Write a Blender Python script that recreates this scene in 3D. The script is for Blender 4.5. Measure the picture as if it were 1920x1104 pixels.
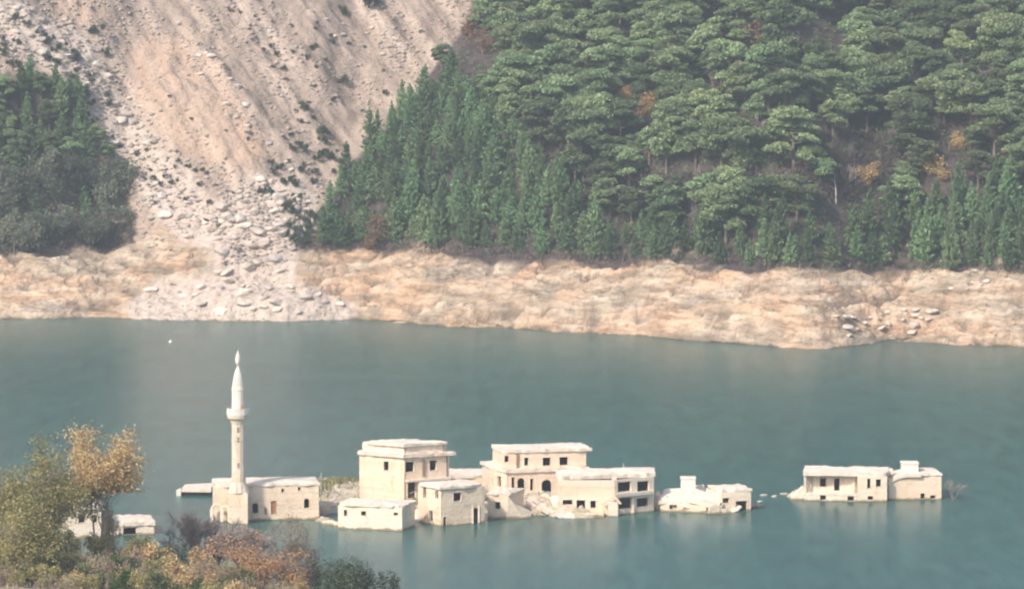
import bpy, bmesh, math, random
import numpy as np
from mathutils import Vector, Matrix, noise as mnoise

for o in list(bpy.data.objects):
    bpy.data.objects.remove(o, do_unlink=True)
S = bpy.context.scene
COL = S.collection

# ------------------------------------------------------------------ camera
H, F, PITCH = 70.0, 8537.0, math.atan(762 / 8537)          # eye height, focal length in photo pixels, downward tilt
cam = bpy.data.cameras.new("camera")
cam_ob = bpy.data.objects.new("camera", cam)
COL.objects.link(cam_ob)
cam_ob.location = (0, 0, H)
cam_ob.rotation_euler = (math.pi / 2 - PITCH, 0, 0)
cam.sensor_width = 36
cam.lens = F / 1920 * 36
cam.clip_start = 1
cam.clip_end = 6000
S.camera = cam_ob

# ------------------------------------------------------------------ sky, sun, exposure
SUN_EL, SUN_AZ = math.radians(40), math.radians(220)       # azimuth measured clockwise from +Y: behind the viewer, to the left
w = bpy.data.worlds.new("World")
S.world = w
w.use_nodes = True
nt = w.node_tree
sky = nt.nodes.new("ShaderNodeTexSky")
sky.sky_type = 'NISHITA'
sky.sun_disc = False
sky.sun_elevation = SUN_EL
sky.sun_rotation = SUN_AZ
sky.dust_density = 3.0
sky.air_density = 1.0
bg = nt.nodes["Background"]
nt.links.new(sky.outputs[0], bg.inputs[0])
bg.inputs[1].default_value = 0.10
sl = bpy.data.lights.new("sun", 'SUN')
sl.energy = 2.4
sl.angle = math.radians(5)
sl.color = (1.0, 0.90, 0.78)
so = bpy.data.objects.new("sun", sl)
COL.objects.link(so)
sd = Vector((math.sin(SUN_AZ) * math.cos(SUN_EL), math.cos(SUN_AZ) * math.cos(SUN_EL), math.sin(SUN_EL)))
so.rotation_euler = sd.to_track_quat('Z', 'Y').to_euler()
so.location = (-60, -40, 160)
S.view_settings.view_transform = 'Standard'
S.view_settings.look = 'None'
S.view_settings.exposure = 0.84
S.view_settings.gamma = 1.0
S.cycles.filter_width = 2.2
S.cycles.max_bounces = 6
S.cycles.diffuse_bounces = 3
S.cycles.transparent_max_bounces = 8
S.cycles.use_denoising = True
S.cycles.denoising_input_passes = 'RGB'

# ------------------------------------------------------------------ pixel <-> place helpers (only used to read positions off the photo)
cp, sp_ = math.cos(PITCH), math.sin(PITCH)
def ray(px, py):
    u, v = (px - 960) / F, -(py - 552) / F
    return Vector((u, cp + v * sp_, -sp_ + v * cp))
def on_z(px, py, z=0.0):
    d = ray(px, py); t = (z - H) / d.z
    return Vector((d.x * t, d.y * t, z))
def at_y(px, py, Y):
    d = ray(px, py); t = Y / d.y
    return Vector((d.x * t, Y, H + d.z * t))
def z_of(Y, py):
    d = ray(960, py)
    return H + d.z * Y / d.y
def project(x, y, z):
    dz = z - H
    depth = y * cp - dz * sp_
    up = y * sp_ + dz * cp
    return 960 + F * x / depth, 552 - F * up / depth

# ------------------------------------------------------------------ object helpers
def tag(o, label=None, cat=None, group=None, kind=None):
    if label: o["label"] = label
    if cat: o["category"] = cat
    if group: o["group"] = group
    if kind: o["kind"] = kind
    return o
def thing(name, label, cat, loc=(0, 0, 0), rz=0.0, group=None):
    o = bpy.data.objects.new(name, None)
    o.empty_display_size = 0.3
    COL.objects.link(o)
    o.location = loc
    o.rotation_euler = (0, 0, rz)
    return tag(o, label, cat, group)
def link(name, me, parent=None, mat=None):
    if mat is not None and len(me.materials) == 0:
        me.materials.append(mat)
    o = bpy.data.objects.new(name, me)
    COL.objects.link(o)
    if parent: o.parent = parent
    return o
def copy_tree(o, parent=None):
    c = o.copy()
    COL.objects.link(c)
    if parent: c.parent = parent
    for ch in list(o.children):
        copy_tree(ch, c)
    return c

class MB:
    """collects polygons; built as ONE mesh"""
    def __init__(s): s.v, s.f, s.mi = [], [], {}
    def face(s, pts, mi=0):
        if mi: s.mi[len(s.f)] = mi
        i = len(s.v); s.v += [tuple(p) for p in pts]; s.f.append(tuple(range(i, i + len(pts))))
    def prism(s, poly, z0, z1, z1s=None):
        n = len(poly); i = len(s.v)
        s.v += [(p[0], p[1], z0) for p in poly]
        s.v += [(p[0], p[1], z1 if z1s is None else z1s[k]) for k, p in enumerate(poly)]
        s.f.append(tuple(i + k for k in reversed(range(n))))
        s.f.append(tuple(i + n + k for k in range(n)))
        for k in range(n):
            k2 = (k + 1) % n
            s.f.append((i + k, i + k2, i + n + k2, i + n + k))
    def box(s, x0, x1, y0, y1, z0, z1):
        s.prism([(x0, y0), (x1, y0), (x1, y1), (x0, y1)], z0, z1)
    def tube(s, a, b, ra, rb, n=5):
        a, b = Vector(a), Vector(b); d = (b - a)
        if d.length < 1e-6: return
        d.normalize()
        u = d.orthogonal().normalized(); w_ = d.cross(u)
        i = len(s.v)
        for c, r in ((a, ra), (b, rb)):
            for k in range(n):
                t = 2 * math.pi * k / n
                s.v.append(tuple(c + u * (r * math.cos(t)) + w_ * (r * math.sin(t))))
        for k in range(n):
            k2 = (k + 1) % n
            s.f.append((i + k, i + k2, i + n + k2, i + n + k))
        s.f.append(tuple(i + n + k for k in range(n)))
    def lathe(s, prof, n=20, c=(0, 0)):
        i = len(s.v)
        for r, z in prof:
            for k in range(n):
                t = 2 * math.pi * (k + .5) / n
                s.v.append((c[0] + r * math.cos(t), c[1] + r * math.sin(t), z))
        for j in range(len(prof) - 1):
            for k in range(n):
                k2 = (k + 1) % n
                s.f.append((i + j * n + k, i + j * n + k2, i + (j + 1) * n + k2, i + (j + 1) * n + k))
        s.f.append(tuple(i + k for k in reversed(range(n))))
        s.f.append(tuple(i + (len(prof) - 1) * n + k for k in range(n)))
    def mesh(s, name, smooth=False):
        me = bpy.data.meshes.new(name)
        me.from_pydata(s.v, [], s.f)
        for k, v in s.mi.items(): me.polygons[k].material_index = v
        bm = bmesh.new(); bm.from_mesh(me)
        bmesh.ops.remove_doubles(bm, verts=bm.verts, dist=1e-5)
        bmesh.ops.recalc_face_normals(bm, faces=bm.faces)
        bm.to_mesh(me); bm.free()
        if smooth:
            for p in me.polygons: p.use_smooth = True
        return me
    def build(s, name, mat, parent=None, smooth=False):
        return link(name, s.mesh(name, smooth), parent, mat)

def np_mesh(name, V, Q, tint=None):
    """quads from numpy arrays"""
    me = bpy.data.meshes.new(name)
    me.vertices.add(len(V)); me.vertices.foreach_set("co", V.astype(np.float32).ravel())
    n = len(Q); k = Q.shape[1]
    me.loops.add(n * k); me.loops.foreach_set("vertex_index", Q.astype(np.int32).ravel())
    me.polygons.add(n)
    me.polygons.foreach_set("loop_start", np.arange(0, n * k, k, dtype=np.int32))
    me.polygons.foreach_set("loop_total", np.full(n, k, dtype=np.int32))
    me.update(calc_edges=True)
    if tint is not None:
        a = me.attributes.new("tint", 'FLOAT', 'FACE')
        a.data.foreach_set("value", tint.astype(np.float32))
    return me

def leaf_quads(C, L, W, rng, axis=None, jitter=1.0):
    """one small blade per centre: length L along a (jittered) axis, width W"""
    n = len(C)
    d = rng.normal(size=(n, 3))
    if axis is not None: d = axis + jitter * d
    d /= np.linalg.norm(d, axis=1)[:, None] + 1e-9
    e = np.cross(d, rng.normal(size=(n, 3)))
    e /= np.linalg.norm(e, axis=1)[:, None] + 1e-9
    l = (L * rng.uniform(.6, 1.3, n))[:, None] * .5
    w_ = (W * rng.uniform(.6, 1.3, n))[:, None] * .5
    V = np.empty((n, 4, 3))
    V[:, 0] = C - d * l
    V[:, 1] = C + e * w_
    V[:, 2] = C + d * l
    V[:, 3] = C - e * w_
    return V.reshape(-1, 3), np.arange(n * 4).reshape(-1, 4)

# ------------------------------------------------------------------ materials
def new_mat(name):
    m = bpy.data.materials.new(name); m.use_nodes = True
    t = m.node_tree
    return m, t, t.nodes["Principled BSDF"]
def N(t, typ, **kw):
    n = t.nodes.new(typ)
    for k, v in kw.items():
        if hasattr(n, k): setattr(n, k, v)
        else: n.inputs[k].default_value = v
    return n
def ramp(t, fac, stops):
    r = t.nodes.new("ShaderNodeValToRGB")
    e = r.color_ramp.elements
    while len(e) < len(stops): e.new(.5)
    for k, (p, c) in enumerate(stops):
        e[k].position = p; e[k].color = (*c, 1) if len(c) == 3 else c
    t.links.new(fac, r.inputs[0])
    return r.outputs[0]
def mixc(t, fac, a, b, mode='MIX'):
    m = t.nodes.new("ShaderNodeMix"); m.data_type = 'RGBA'; m.blend_type = mode
    for sock, val in ((m.inputs[0], fac), (m.inputs[6], a), (m.inputs[7], b)):
        if hasattr(val, "links"): t.links.new(val, sock)
        else: sock.default_value = val if not isinstance(val, tuple) else (*val, 1)
    return m.outputs[2]
def coord(t, scale=(1, 1, 1), rot=(0, 0, 0)):
    g = t.nodes.new("ShaderNodeNewGeometry")
    m = t.nodes.new("ShaderNodeMapping")
    m.inputs["Scale"].default_value = scale
    m.inputs["Rotation"].default_value = rot
    t.links.new(g.outputs["Position"], m.inputs[0])
    return m.outputs[0]
def nz(t, co, scale, detail=4, rough=.6):
    n = N(t, "ShaderNodeTexNoise", **{"Scale": scale, "Detail": detail, "Roughness": rough})
    t.links.new(co, n.inputs["Vector"])
    return n.outputs[0]
def bump(t, b, h, dist, strength=1.0):
    n = N(t, "ShaderNodeBump", **{"Strength": strength, "Distance": dist})
    t.links.new(h, n.inputs["Height"]); t.links.new(n.outputs[0], b.inputs["Normal"])

def plaster(name, base, stain, dark, bands=True):
    m, t, b = new_mat(name)
    co = coord(t)
    c = ramp(t, nz(t, co, .55, 5), [(.35, stain), (.62, base)])
    c2 = ramp(t, nz(t, coord(t, (2.2, 2.2, .35)), 1.2, 5, .7), [(.30, dark), (.46, (1, 1, 1))])
    c = mixc(t, .6, c, c2, 'MULTIPLY')
    c3 = ramp(t, nz(t, co, 1.9, 6, .75), [(.33, dark), (.42, (1, 1, 1))])
    c = mixc(t, .4, c, c3, 'MULTIPLY')
    if bands:   # old waterlines left on the walls as the lake fell
        w_ = ramp(t, nz(t, coord(t, (.05, .05, 2.6)), 1.0, 4, .7), [(.36, (.84, .79, .70)), (.55, (1, 1, 1))])
        c = mixc(t, .7, c, w_, 'MULTIPLY')
    if bands:
        bk = t.nodes.new("ShaderNodeTexBrick"); bk.inputs["Scale"].default_value = 1.6
        bk.inputs["Color1"].default_value = (*[v * .74 for v in stain], 1); bk.inputs["Color2"].default_value = (*[v * .62 for v in stain], 1); bk.inputs["Mortar"].default_value = (*[v * .45 for v in stain], 1)
        mp_ = t.nodes.new("ShaderNodeMapping"); mp_.inputs["Rotation"].default_value = (math.pi / 2, 0, 0); t.links.new(co, mp_.inputs[0]); t.links.new(mp_.outputs[0], bk.inputs["Vector"])
        ex = ramp(t, nz(t, coord(t, (1, 1, 1.3)), .32, 6, .7), [(.60, (0, 0, 0)), (.65, (1, 1, 1))])
        c = mixc(t, mixc(t, .55, (0, 0, 0), ex), c, bk.outputs["Color"])
        sx_ = t.nodes.new("ShaderNodeSeparateXYZ"); t.links.new(coord(t), sx_.inputs[0])
        ad = N(t, "ShaderNodeMath", operation='MULTIPLY_ADD'); ad.inputs[1].default_value = .9; t.links.new(nz(t, co, .8, 4), ad.inputs[0]); t.links.new(sx_.outputs[2], ad.inputs[2])
        c = mixc(t, 1.0, c, ramp(t, ad.outputs[0], [(.55, (.40, .35, .27)), (.72, (1, 1, 1))]), 'MULTIPLY')      # wet foot of the walls
    t.links.new(c, b.inputs["Base Color"])
    b.inputs["Roughness"].default_value = .93
    bump(t, b, nz(t, co, 3.5, 5), .06)
    return m
M = {}
M['wall'] = plaster("faded_cream_plaster", (.89, .735, .585), (.83, .665, .515), (.76, .65, .54))
M['wall_pale'] = plaster("bleached_plaster", (.90, .775, .645), (.84, .71, .58), (.79, .70, .60))
M['roof'] = plaster("silted_concrete_roof", (.84, .75, .65), (.73, .62, .51), (.62, .53, .45), False)
M['minaret'] = plaster("minaret_stone", (.82, .72, .60), (.68, .58, .47), (.46, .40, .34))
M['rust'] = plaster("rust_brown_wood", (.40, .19, .10), (.30, .14, .07), (.6, .5, .45), False)
M['pipe'] = plaster("brown_stained_recess", (.33, .22, .16), (.25, .17, .12), (.6, .5, .45), False)
M['metal'] = plaster("pale_metal", (.62, .62, .60), (.5, .48, .45), (.7, .65, .6), False)
M['white'] = plaster("white_paint", (.84, .79, .71), (.76, .70, .62), (.70, .66, .60), False)
M['mud'] = plaster("dark_mud_crust", (.12, .095, .075), (.09, .07, .055), (.6, .6, .6), False)  # room shade put into the colour, so the openings look dark

def foliage(name, dark, mid, light, transl=.42, var=.45, hue=.05):
    m, t, b = new_mat(name)
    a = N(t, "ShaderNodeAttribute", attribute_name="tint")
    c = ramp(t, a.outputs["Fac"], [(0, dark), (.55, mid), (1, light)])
    oi = t.nodes.new("ShaderNodeObjectInfo")
    hs = t.nodes.new("ShaderNodeHueSaturation")
    mr = N(t, "ShaderNodeMapRange"); mr.inputs[3].default_value = 1 - var; mr.inputs[4].default_value = 1 + var
    t.links.new(oi.outputs["Random"], mr.inputs[0]); t.links.new(mr.outputs[0], hs.inputs["Value"])
    m2 = N(t, "ShaderNodeMath", operation='MULTIPLY_ADD'); m2.inputs[1].default_value = hue; m2.inputs[2].default_value = .5 - hue * .35
    wn = N(t, "ShaderNodeTexWhiteNoise", noise_dimensions='1D'); t.links.new(oi.outputs["Random"], wn.inputs["W"])
    t.links.new(wn.outputs["Value"], m2.inputs[0]); t.links.new(m2.outputs[0], hs.inputs["Hue"])
    t.links.new(c, hs.inputs["Color"])
    t.links.new(hs.outputs[0], b.inputs["Base Color"])
    b.inputs["Roughness"].default_value = .75
    b.inputs["Specular IOR Level"].default_value = .2
    tr = t.nodes.new("ShaderNodeBsdfTranslucent"); t.links.new(hs.outputs[0], tr.inputs[0])
    mx = t.nodes.new("ShaderNodeMixShader"); mx.inputs[0].default_value = transl
    t.links.new(b.outputs[0], mx.inputs[1]); t.links.new(tr.outputs[0], mx.inputs[2])
    t.links.new(mx.outputs[0], t.nodes["Material Output"].inputs[0])
    return m
M['young'] = foliage("young_pine_needles", (.080, .138, .072), (.220, .330, .165), (.400, .500, .265))
M['pine'] = foliage("mature_pine_needles", (.086, .130, .072), (.225, .300, .155), (.420, .490, .265))
M['oak'] = foliage("grey_green_leaves", (.095, .11, .085), (.19, .22, .155), (.31, .34, .24))
M['autumn'] = foliage("ochre_leaves", (.36, .23, .09), (.64, .44, .20), (.82, .62, .34), .3, .2, .02)
M['rust_leaf'] = foliage("rust_orange_leaves", (.30, .17, .09), (.56, .34, .19), (.76, .52, .32), .3, .06, .0)
M['russet'] = foliage("russet_leaves", (.16, .09, .06), (.27, .17, .11), (.36, .25, .17), .3, .2, .02)
M['olive'] = foliage("olive_yellow_leaves", (.17, .165, .06), (.38, .345, .145), (.60, .525, .26), .35, .06, .0)
M['gold'] = foliage("gold_leaves", (.38, .28, .13), (.68, .51, .27), (.88, .71, .45), .35, .06, .0)
M['greygreen'] = foliage("grey_olive_leaves", (.13, .14, .075), (.25, .26, .145), (.38, .375, .22), .3, .06, .0)
M['darkgreen'] = foliage("dark_shrub_leaves", (.03, .045, .028), (.065, .095, .055), (.12, .155, .09), .2, .15)
M['green'] = foliage("fresh_green_leaves", (.045, .075, .022), (.10, .15, .045), (.19, .24, .09), .3, .15)
M['tan'] = foliage("dry_tan_stems", (.20, .15, .10), (.38, .30, .21), (.55, .46, .34), .2, .15)
M['twig'] = foliage("grey_purple_twigs", (.07, .055, .055), (.135, .105, .10), (.21, .17, .16), .1, .2)
M['grass'] = foliage("yellow_green_grass", (.12, .14, .05), (.26, .27, .12), (.42, .38, .20), .3, .1)

def bark(name, a, b_):
    m, t, b = new_mat(name)
    c = ramp(t, nz(t, coord(t, (1, 1, .3)), 3, 4), [(.35, a), (.65, b_)])
    t.links.new(c, b.inputs["Base Color"]); b.inputs["Roughness"].default_value = .9
    return m
M['bark'] = bark("pine_bark", (.10, .075, .06), (.21, .165, .135))
M['bark_grey'] = bark("grey_bark", (.19, .155, .145), (.36, .31, .29))
M['bark_pale'] = bark("bleached_bark", (.42, .38, .36), (.62, .58, .55))

def stone(name, a, b_, c_):
    m, t, b = new_mat(name)
    oi = t.nodes.new("ShaderNodeObjectInfo")
    c = ramp(t, nz(t, coord(t), 1.4, 5, .65), [(.3, a), (.5, b_), (.7, c_)])
    hs = t.nodes.new("ShaderNodeHueSaturation")
    mr = N(t, "ShaderNodeMapRange"); mr.inputs[3].default_value = .75; mr.inputs[4].default_value = 1.2
    t.links.new(oi.outputs["Random"], mr.inputs[0]); t.links.new(mr.outputs[0], hs.inputs["Value"])
    t.links.new(c, hs.inputs["Color"]); t.links.new(hs.outputs[0], b.inputs["Base Color"])
    b.inputs["Roughness"].default_value = .95
    bump(t, b, nz(t, coord(t), 3, 5), .15)
    return m
M['stone'] = stone("pale_limestone", (.42, .345, .295), (.60, .51, .445), (.76, .68, .61))
M['stone_white'] = stone("white_limestone", (.56, .475, .41), (.73, .645, .565), (.84, .765, .69))
M['stone_grey'] = stone("grey_limestone", (.34, .30, .275), (.52, .475, .44), (.68, .63, .585))

# far hillside: vertex attribute 'zone' (R bank, G scree, B fan/rock litter, A pink-orange clay)
def hill_material():
    m, t, b = new_mat("hillside_ground")
    at = N(t, "ShaderNodeAttribute", attribute_name="zone")
    sep = t.nodes.new("ShaderNodeSeparateColor"); t.links.new(at.outputs["Color"], sep.inputs[0])
    co = coord(t)
    fl = ramp(t, nz(t, co, .35, 5), [(.3, (.060, .048, .045)), (.5, (.105, .082, .078)), (.7, (.17, .135, .125))])
    # scree: streaks along the fall line (down and to the right)
    fw = N(t, "ShaderNodeAttribute", attribute_name="flow")
    st = nz(t, fw.outputs["Vector"], .26, 9, .72)
    sc = ramp(t, st, [(.36, (.22, .175, .145)), (.44, (.40, .32, .265)), (.54, (.54, .43, .355)), (.68, (.70, .585, .495))])
    pink = ramp(t, st, [(.34, (.44, .31, .235)), (.46, (.60, .43, .325)), (.66, (.67, .52, .41))])
    sc = mixc(t, at.outputs["Alpha"], sc, pink)
    # bank: horizontal strand lines of the falling lake
    bs = nz(t, coord(t, (.16, .16, 1.0)), .75, 5, .62)
    ba = ramp(t, bs, [(.32, (.30, .25, .195)), (.44, (.50, .41, .315)), (.56, (.65, .54, .425)), (.72, (.76, .66, .535))])
    bo = ramp(t, bs, [(.33, (.44, .30, .20)), (.48, (.70, .485, .33)), (.68, (.79, .62, .46))])
    patch = ramp(t, nz(t, coord(t, (1, 1, 2.0)), .085, 4), [(.42, (0, 0, 0)), (.58, (1, 1, 1))])
    ba = mixc(t, patch, ba, bo)
    gr = ramp(t, nz(t, coord(t, (1, 1, 1.5)), .22, 5, .7), [(.52, (0, 0, 0)), (.68, (1, 1, 1))])
    ba = mixc(t, mixc(t, .75, (0, 0, 0), gr), ba, (.30, .265, .215))
    vo = N(t, "ShaderNodeTexVoronoi", **{"Scale": .42}); t.links.new(coord(t, (.55, .55, 1.5)), vo.inputs["Vector"])
    bwv = N(t, "ShaderNodeRGBToBW"); t.links.new(vo.outputs["Color"], bwv.inputs[0])
    ba = mixc(t, 1.0, ba, ramp(t, bwv.outputs[0], [(.2, (.90, .89, .88)), (.5, (1, 1, 1)), (.8, (1.07, 1.07, 1.08))]), 'MULTIPLY')
    ck = nz(t, coord(t, (.22, .22, 1.25)), .55, 5, .65)
    ba = mixc(t, .6, ba, ramp(t, ck, [(.455, (1, 1, 1)), (.49, (.50, .42, .36)), (.505, (.50, .42, .36)), (.53, (1, 1, 1))]), 'MULTIPLY')
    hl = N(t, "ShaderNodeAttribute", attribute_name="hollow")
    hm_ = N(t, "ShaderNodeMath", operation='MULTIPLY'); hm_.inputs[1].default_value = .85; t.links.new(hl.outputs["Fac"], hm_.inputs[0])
    ba = mixc(t, hm_.outputs[0], ba, (.235, .185, .14))  # crease shade mixed into the bank colour
    fan = ramp(t, nz(t, co, .9, 6, .75), [(.30, (.42, .335, .285)), (.46, (.62, .515, .44)), (.66, (.74, .645, .565))])
    c = mixc(t, sep.outputs[1], fl, sc)
    sp = ramp(t, nz(t, co, 2.3, 3, .7), [(.38, (.42, .40, .38)), (.47, (1, 1, 1))])  # dark specks painted for small shrubs and their shadows
    c = mixc(t, .75, c, sp, 'MULTIPLY')
    c = mixc(t, sep.outputs[0], c, ba)
    c = mixc(t, sep.outputs[2], c, fan)
    g_ = t.nodes.new("ShaderNodeNewGeometry"); sx_ = t.nodes.new("ShaderNodeSeparateXYZ"); t.links.new(g_.outputs["Position"], sx_.inputs[0])
    ad = N(t, "ShaderNodeMath", operation='MULTIPLY_ADD'); ad.inputs[1].default_value = 1.6; t.links.new(nz(t, co, .3, 4), ad.inputs[0]); t.links.new(sx_.outputs[2], ad.inputs[2])
    c = mixc(t, 1.0, c, ramp(t, ad.outputs[0], [(.80, (.45, .42, .36)), (.98, (1, 1, 1))]), 'MULTIPLY')   # wet strip at the water's edge
    t.links.new(c, b.inputs["Base Color"])
    b.inputs["Roughness"].default_value = .97
    b.inputs["Specular IOR Level"].default_value = .1
    bump(t, b, nz(t, co, 1.3, 6, .7), .5)
    return m
M['hill'] = hill_material()

def water_material():
    m, t, b = new_mat("lake_water")
    co = coord(t)
    pat = nz(t, coord(t, (1, .35, 1)), .02, 4)
    c = ramp(t, pat, [(.35, (.036, .110, .100)), (.65, (.048, .128, .114))])
    rp = nz(t, coord(t, (.8, .16, 1)), .55, 5, .75)
    c = mixc(t, 1.0, c, ramp(t, rp, [(.34, (.74, .76, .77)), (.66, (1.26, 1.24, 1.22))]), 'MULTIPLY')
    t.links.new(c, b.inputs["Base Color"])
    b.inputs["IOR"].default_value = 1.333
    r = N(t, "ShaderNodeMapRange"); r.inputs[3].default_value = .22; r.inputs[4].default_value = .32
    t.links.new(pat, r.inputs[0]); t.links.new(r.outputs[0], b.inputs["Roughness"])
    a = nz(t, coord(t, (1, .4, 1)), .5, 1, .5)
    b.inputs['Specular IOR Level'].default_value = .30
    return m
M['water'] = water_material()

def near_ground():
    m, t, b = new_mat("dry_slope_soil")
    co = coord(t)
    c = ramp(t, nz(t, co, .5, 6, .7), [(.3, (.14, .12, .075)), (.48, (.30, .24, .165)), (.62, (.44, .36, .26)), (.75, (.53, .46, .36))])
    t.links.new(c, b.inputs["Base Color"]); b.inputs["Roughness"].default_value = .97
    bump(t, b, nz(t, co, 2, 6), .25)
    return m
M['near'] = near_ground()
def silt():
    m, t, b = new_mat("silted_ground")
    co = coord(t)
    c = ramp(t, nz(t, co, .45, 6, .7), [(.32, (.30, .27, .16)), (.46, (.46, .40, .29)), (.58, (.62, .53, .43)), (.72, (.72, .64, .54))])
    t.links.new(c, b.inputs["Base Color"]); b.inputs["Roughness"].default_value = .97
    bump(t, b, nz(t, co, 2.2, 6), .25)
    return m
M['silt'] = silt()

# ------------------------------------------------------------------ water
mb = MB()
mb.face([(-1500, -300, 0), (1500, -300, 0), (1500, 1500, 0), (-1500, 1500, 0)])
tag(mb.build("lake_water", M['water']), kind='structure')
mb = MB()
mb.face([(-1600, -400, -12), (1600, -400, -12), (1600, 1600, -12), (-1600, 1600, -12)])
tag(mb.build("lake_bed", M['silt']), kind='structure')

# ------------------------------------------------------------------ far hillside
SHORE = [(-400, 604), (0, 600), (210, 592), (245, 598), (420, 604), (560, 604), (650, 598), (690, 603), (830, 612), (1000, 622), (1200, 628),
         (1270, 635), (1400, 648), (1550, 656), (1640, 644), (1690, 640), (1760, 645), (1920, 652), (2300, 655)]
TOP = [(-400, 482), (0, 478), (100, 470), (250, 462), (400, 458), (560, 470), (700, 474), (850, 478), (1000, 490), (1200, 498), (1400, 508),
       (1600, 510), (1920, 514), (2300, 516)]
SB = 0.42
sx, sy_ = zip(*[(on_z(*p).x, on_z(*p).y) for p in SHORE])
_lx = np.arange(-500, 500, .5)
def _smooth(v, sg=2.2):
    kk = np.exp(-.5 * (np.arange(-16, 17) * .5 / sg) ** 2); kk /= kk.sum()
    return np.convolve(np.pad(v, 16, mode='edge'), kk, 'valid')
_ly = _smooth(np.interp(_lx, sx, sy_))
def shore_y(X): return np.interp(X, _lx, _ly)
tx, tt = [], []
for p in TOP:
    d = ray(*p); X = d.x / d.y * 735
    ys = float(shore_y(X))
    Y = (H + SB * ys) / (SB - d.z / d.y)
    tx.append(X); tt.append(Y - ys)
_lt = _smooth(np.interp(_lx, tx, tt), 3.5)
def top_t(X): return np.interp(X, _lx, _lt)
GT = [-20, 0, 20, 40, 60, 90, 140]
GX = [-41, -40, -33, -24, -12, 6, 20]
def gully_x(tp): return np.interp(tp, GT, GX)

rs = np.random.RandomState(7)
def vnoise(x, y, seed=0):
    xi, yi = np.floor(x).astype(np.int64), np.floor(y).astype(np.int64)
    fx, fy = x - xi, y - yi
    fx, fy = fx * fx * (3 - 2 * fx), fy * fy * (3 - 2 * fy)
    def h(a, b):
        n = (a * 374761393 + b * 668265263 + seed * 974634541) & 0xffffffff
        n = ((n ^ (n >> 13)) * 1274126177) & 0xffffffff
        return ((n ^ (n >> 16)) & 0xffff) / 65535.0
    return (h(xi, yi) * (1 - fx) + h(xi + 1, yi) * fx) * (1 - fy) + (h(xi, yi + 1) * (1 - fx) + h(xi + 1, yi + 1) * fx) * fy
def fbm(x, y, seed=0, oct=4):
    a, s, tot = 0, 1.0, 0
    for k in range(oct):
        a = a + s * (vnoise(x * 2 ** k, y * 2 ** k, seed + k) * 2 - 1); tot += s; s *= .5
    return a / tot
def sstep(a, b, x):
    t = np.clip((x - a) / (b - a), 0, 1); return t * t * (3 - 2 * t)

def flow_of(X, z):
    """distance across and along the beds that run down to the right"""
    a = X * .84 + 1.15 * z * .545
    return a + .6 * np.sin(X * .07), -X * .545 + 1.15 * z * .84
def terr(z, X, Y):
    """hard ledges left by the falling lake: treads and short risers"""
    out = 0
    for p, wgt, sd in ((1.55, .85, 11), (.62, .6, 12)):
        zz = z / p + 1.3 * fbm(X * .035, Y * .05, sd, 3) + .35 * fbm(X * .25, Y * .2, sd + 3, 3)
        f = zz - np.floor(zz)
        out = out + wgt * p * (sstep(.42, .72, f) - f) * np.clip(.55 + 1.6 * fbm(X * .06, z * .5, sd + 5, 3), 0, 1.3)
    return out
def hill_z(X, Y, detail=True):
    X, Y = np.asarray(X, float), np.asarray(Y, float)
    ys = shore_y(X) + (1.2 * fbm(X * .12, Y * 0 + 3.3, 5, 3) if detail else 0)
    t = Y - ys
    t1 = top_t(X)
    tp = np.maximum(t - t1, 0)
    z = SB * np.minimum(t, t1)
    z = z + 0.62 * np.minimum(tp, 150) - 0.0011 * np.minimum(tp, 150) ** 2
    xg = gully_x(tp)
    d = X - xg
    val = np.where(d < 0, 0.42 * np.minimum(-d, 70), 0.22 * np.minimum(d, 30))
    z = z + val * sstep(0, 26, tp) * .8
    if detail:
        bank = sstep(-1, 1.5, t) * (1 - sstep(-3, 2, t - t1))
        # benches and small gullies on the drawn-down bank
        z = z + bank * (terr(z, X, Y) + 2.0 * fbm(X * .06, Y * .15, 21, 4) + 2.6 * (np.abs(fbm(X * .06 + Y * .04, Y * .12, 31, 3)) - .2) + 2.2 * sstep(.55, .95, t / np.maximum(t1, 1)) * (np.abs(fbm(X * .26 - Y * .08, Y * .06, 33, 3)) - .2) + .8 * fbm(X * .6, Y * .5, 35, 3))
        fan = np.exp(-((X + 46) / 11.0) ** 2) * sstep(-2, 6, t) * (1 - sstep(t1 + 2, t1 + 16, t))
        z = z + fan * (1.4 + .9 * fbm(X * .5, Y * .5, 41, 4))
        q = t / np.maximum(t1, 1)
        z = z - sstep(-46, -20, X) * (.9 * np.exp(-((q - .56 - .05 * np.sin(X * .09)) / .045) ** 2) - .55 * np.exp(-((q - .44) / .07) ** 2)) * (.5 + vnoise(X * .12, X * 0, 161))
        for px_, qb, w_, hb in ((1180, .36, 9, 1.5), (1470, .30, 10, 2.4), (1330, .25, 6, 1.2), (1040, .35, 6, 1.3), (880, .45, 7, 1.3), (120, .35, 8, 1.6), (60, .7, 6, 1.2),
                                (1700, .35, 5, 1.8), (1850, .35, 6, 1.3), (1600, .72, 8, 1.0), (760, .5, 6, 1.0), (1250, .78, 7, 1.1)):
            bx = (px_ - 960) / F * 715
            z = z + .95 * hb * (1.25 - .7 * np.abs(fbm(X * .3, Y * .3, 171, 3))) * np.exp(-(((X - bx) / w_) ** 2 + ((q - qb) / .17) ** 2) ** 1.6)
        up = sstep(0, 8, t - t1)
        scree = up * sstep(3, -3, d)
        # ribs running down and to the right, following the dip of the beds
        a, al = flow_of(X, z)
        wgt = 1 - .7 * sstep(-9, 4, d + 4)
        z = z + scree * (wgt * (1.6 * fbm(a * .22, al * .04, 51, 4) + .6 * fbm(a * 1.1, al * .12, 55, 3)) + 1.3 * fbm(X * .45, Y * .4, 61, 5))
        z = z + up * (1 - sstep(3, -3, d)) * 1.6 * fbm(X * .06, Y * .06, 71, 4)
    return z
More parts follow.
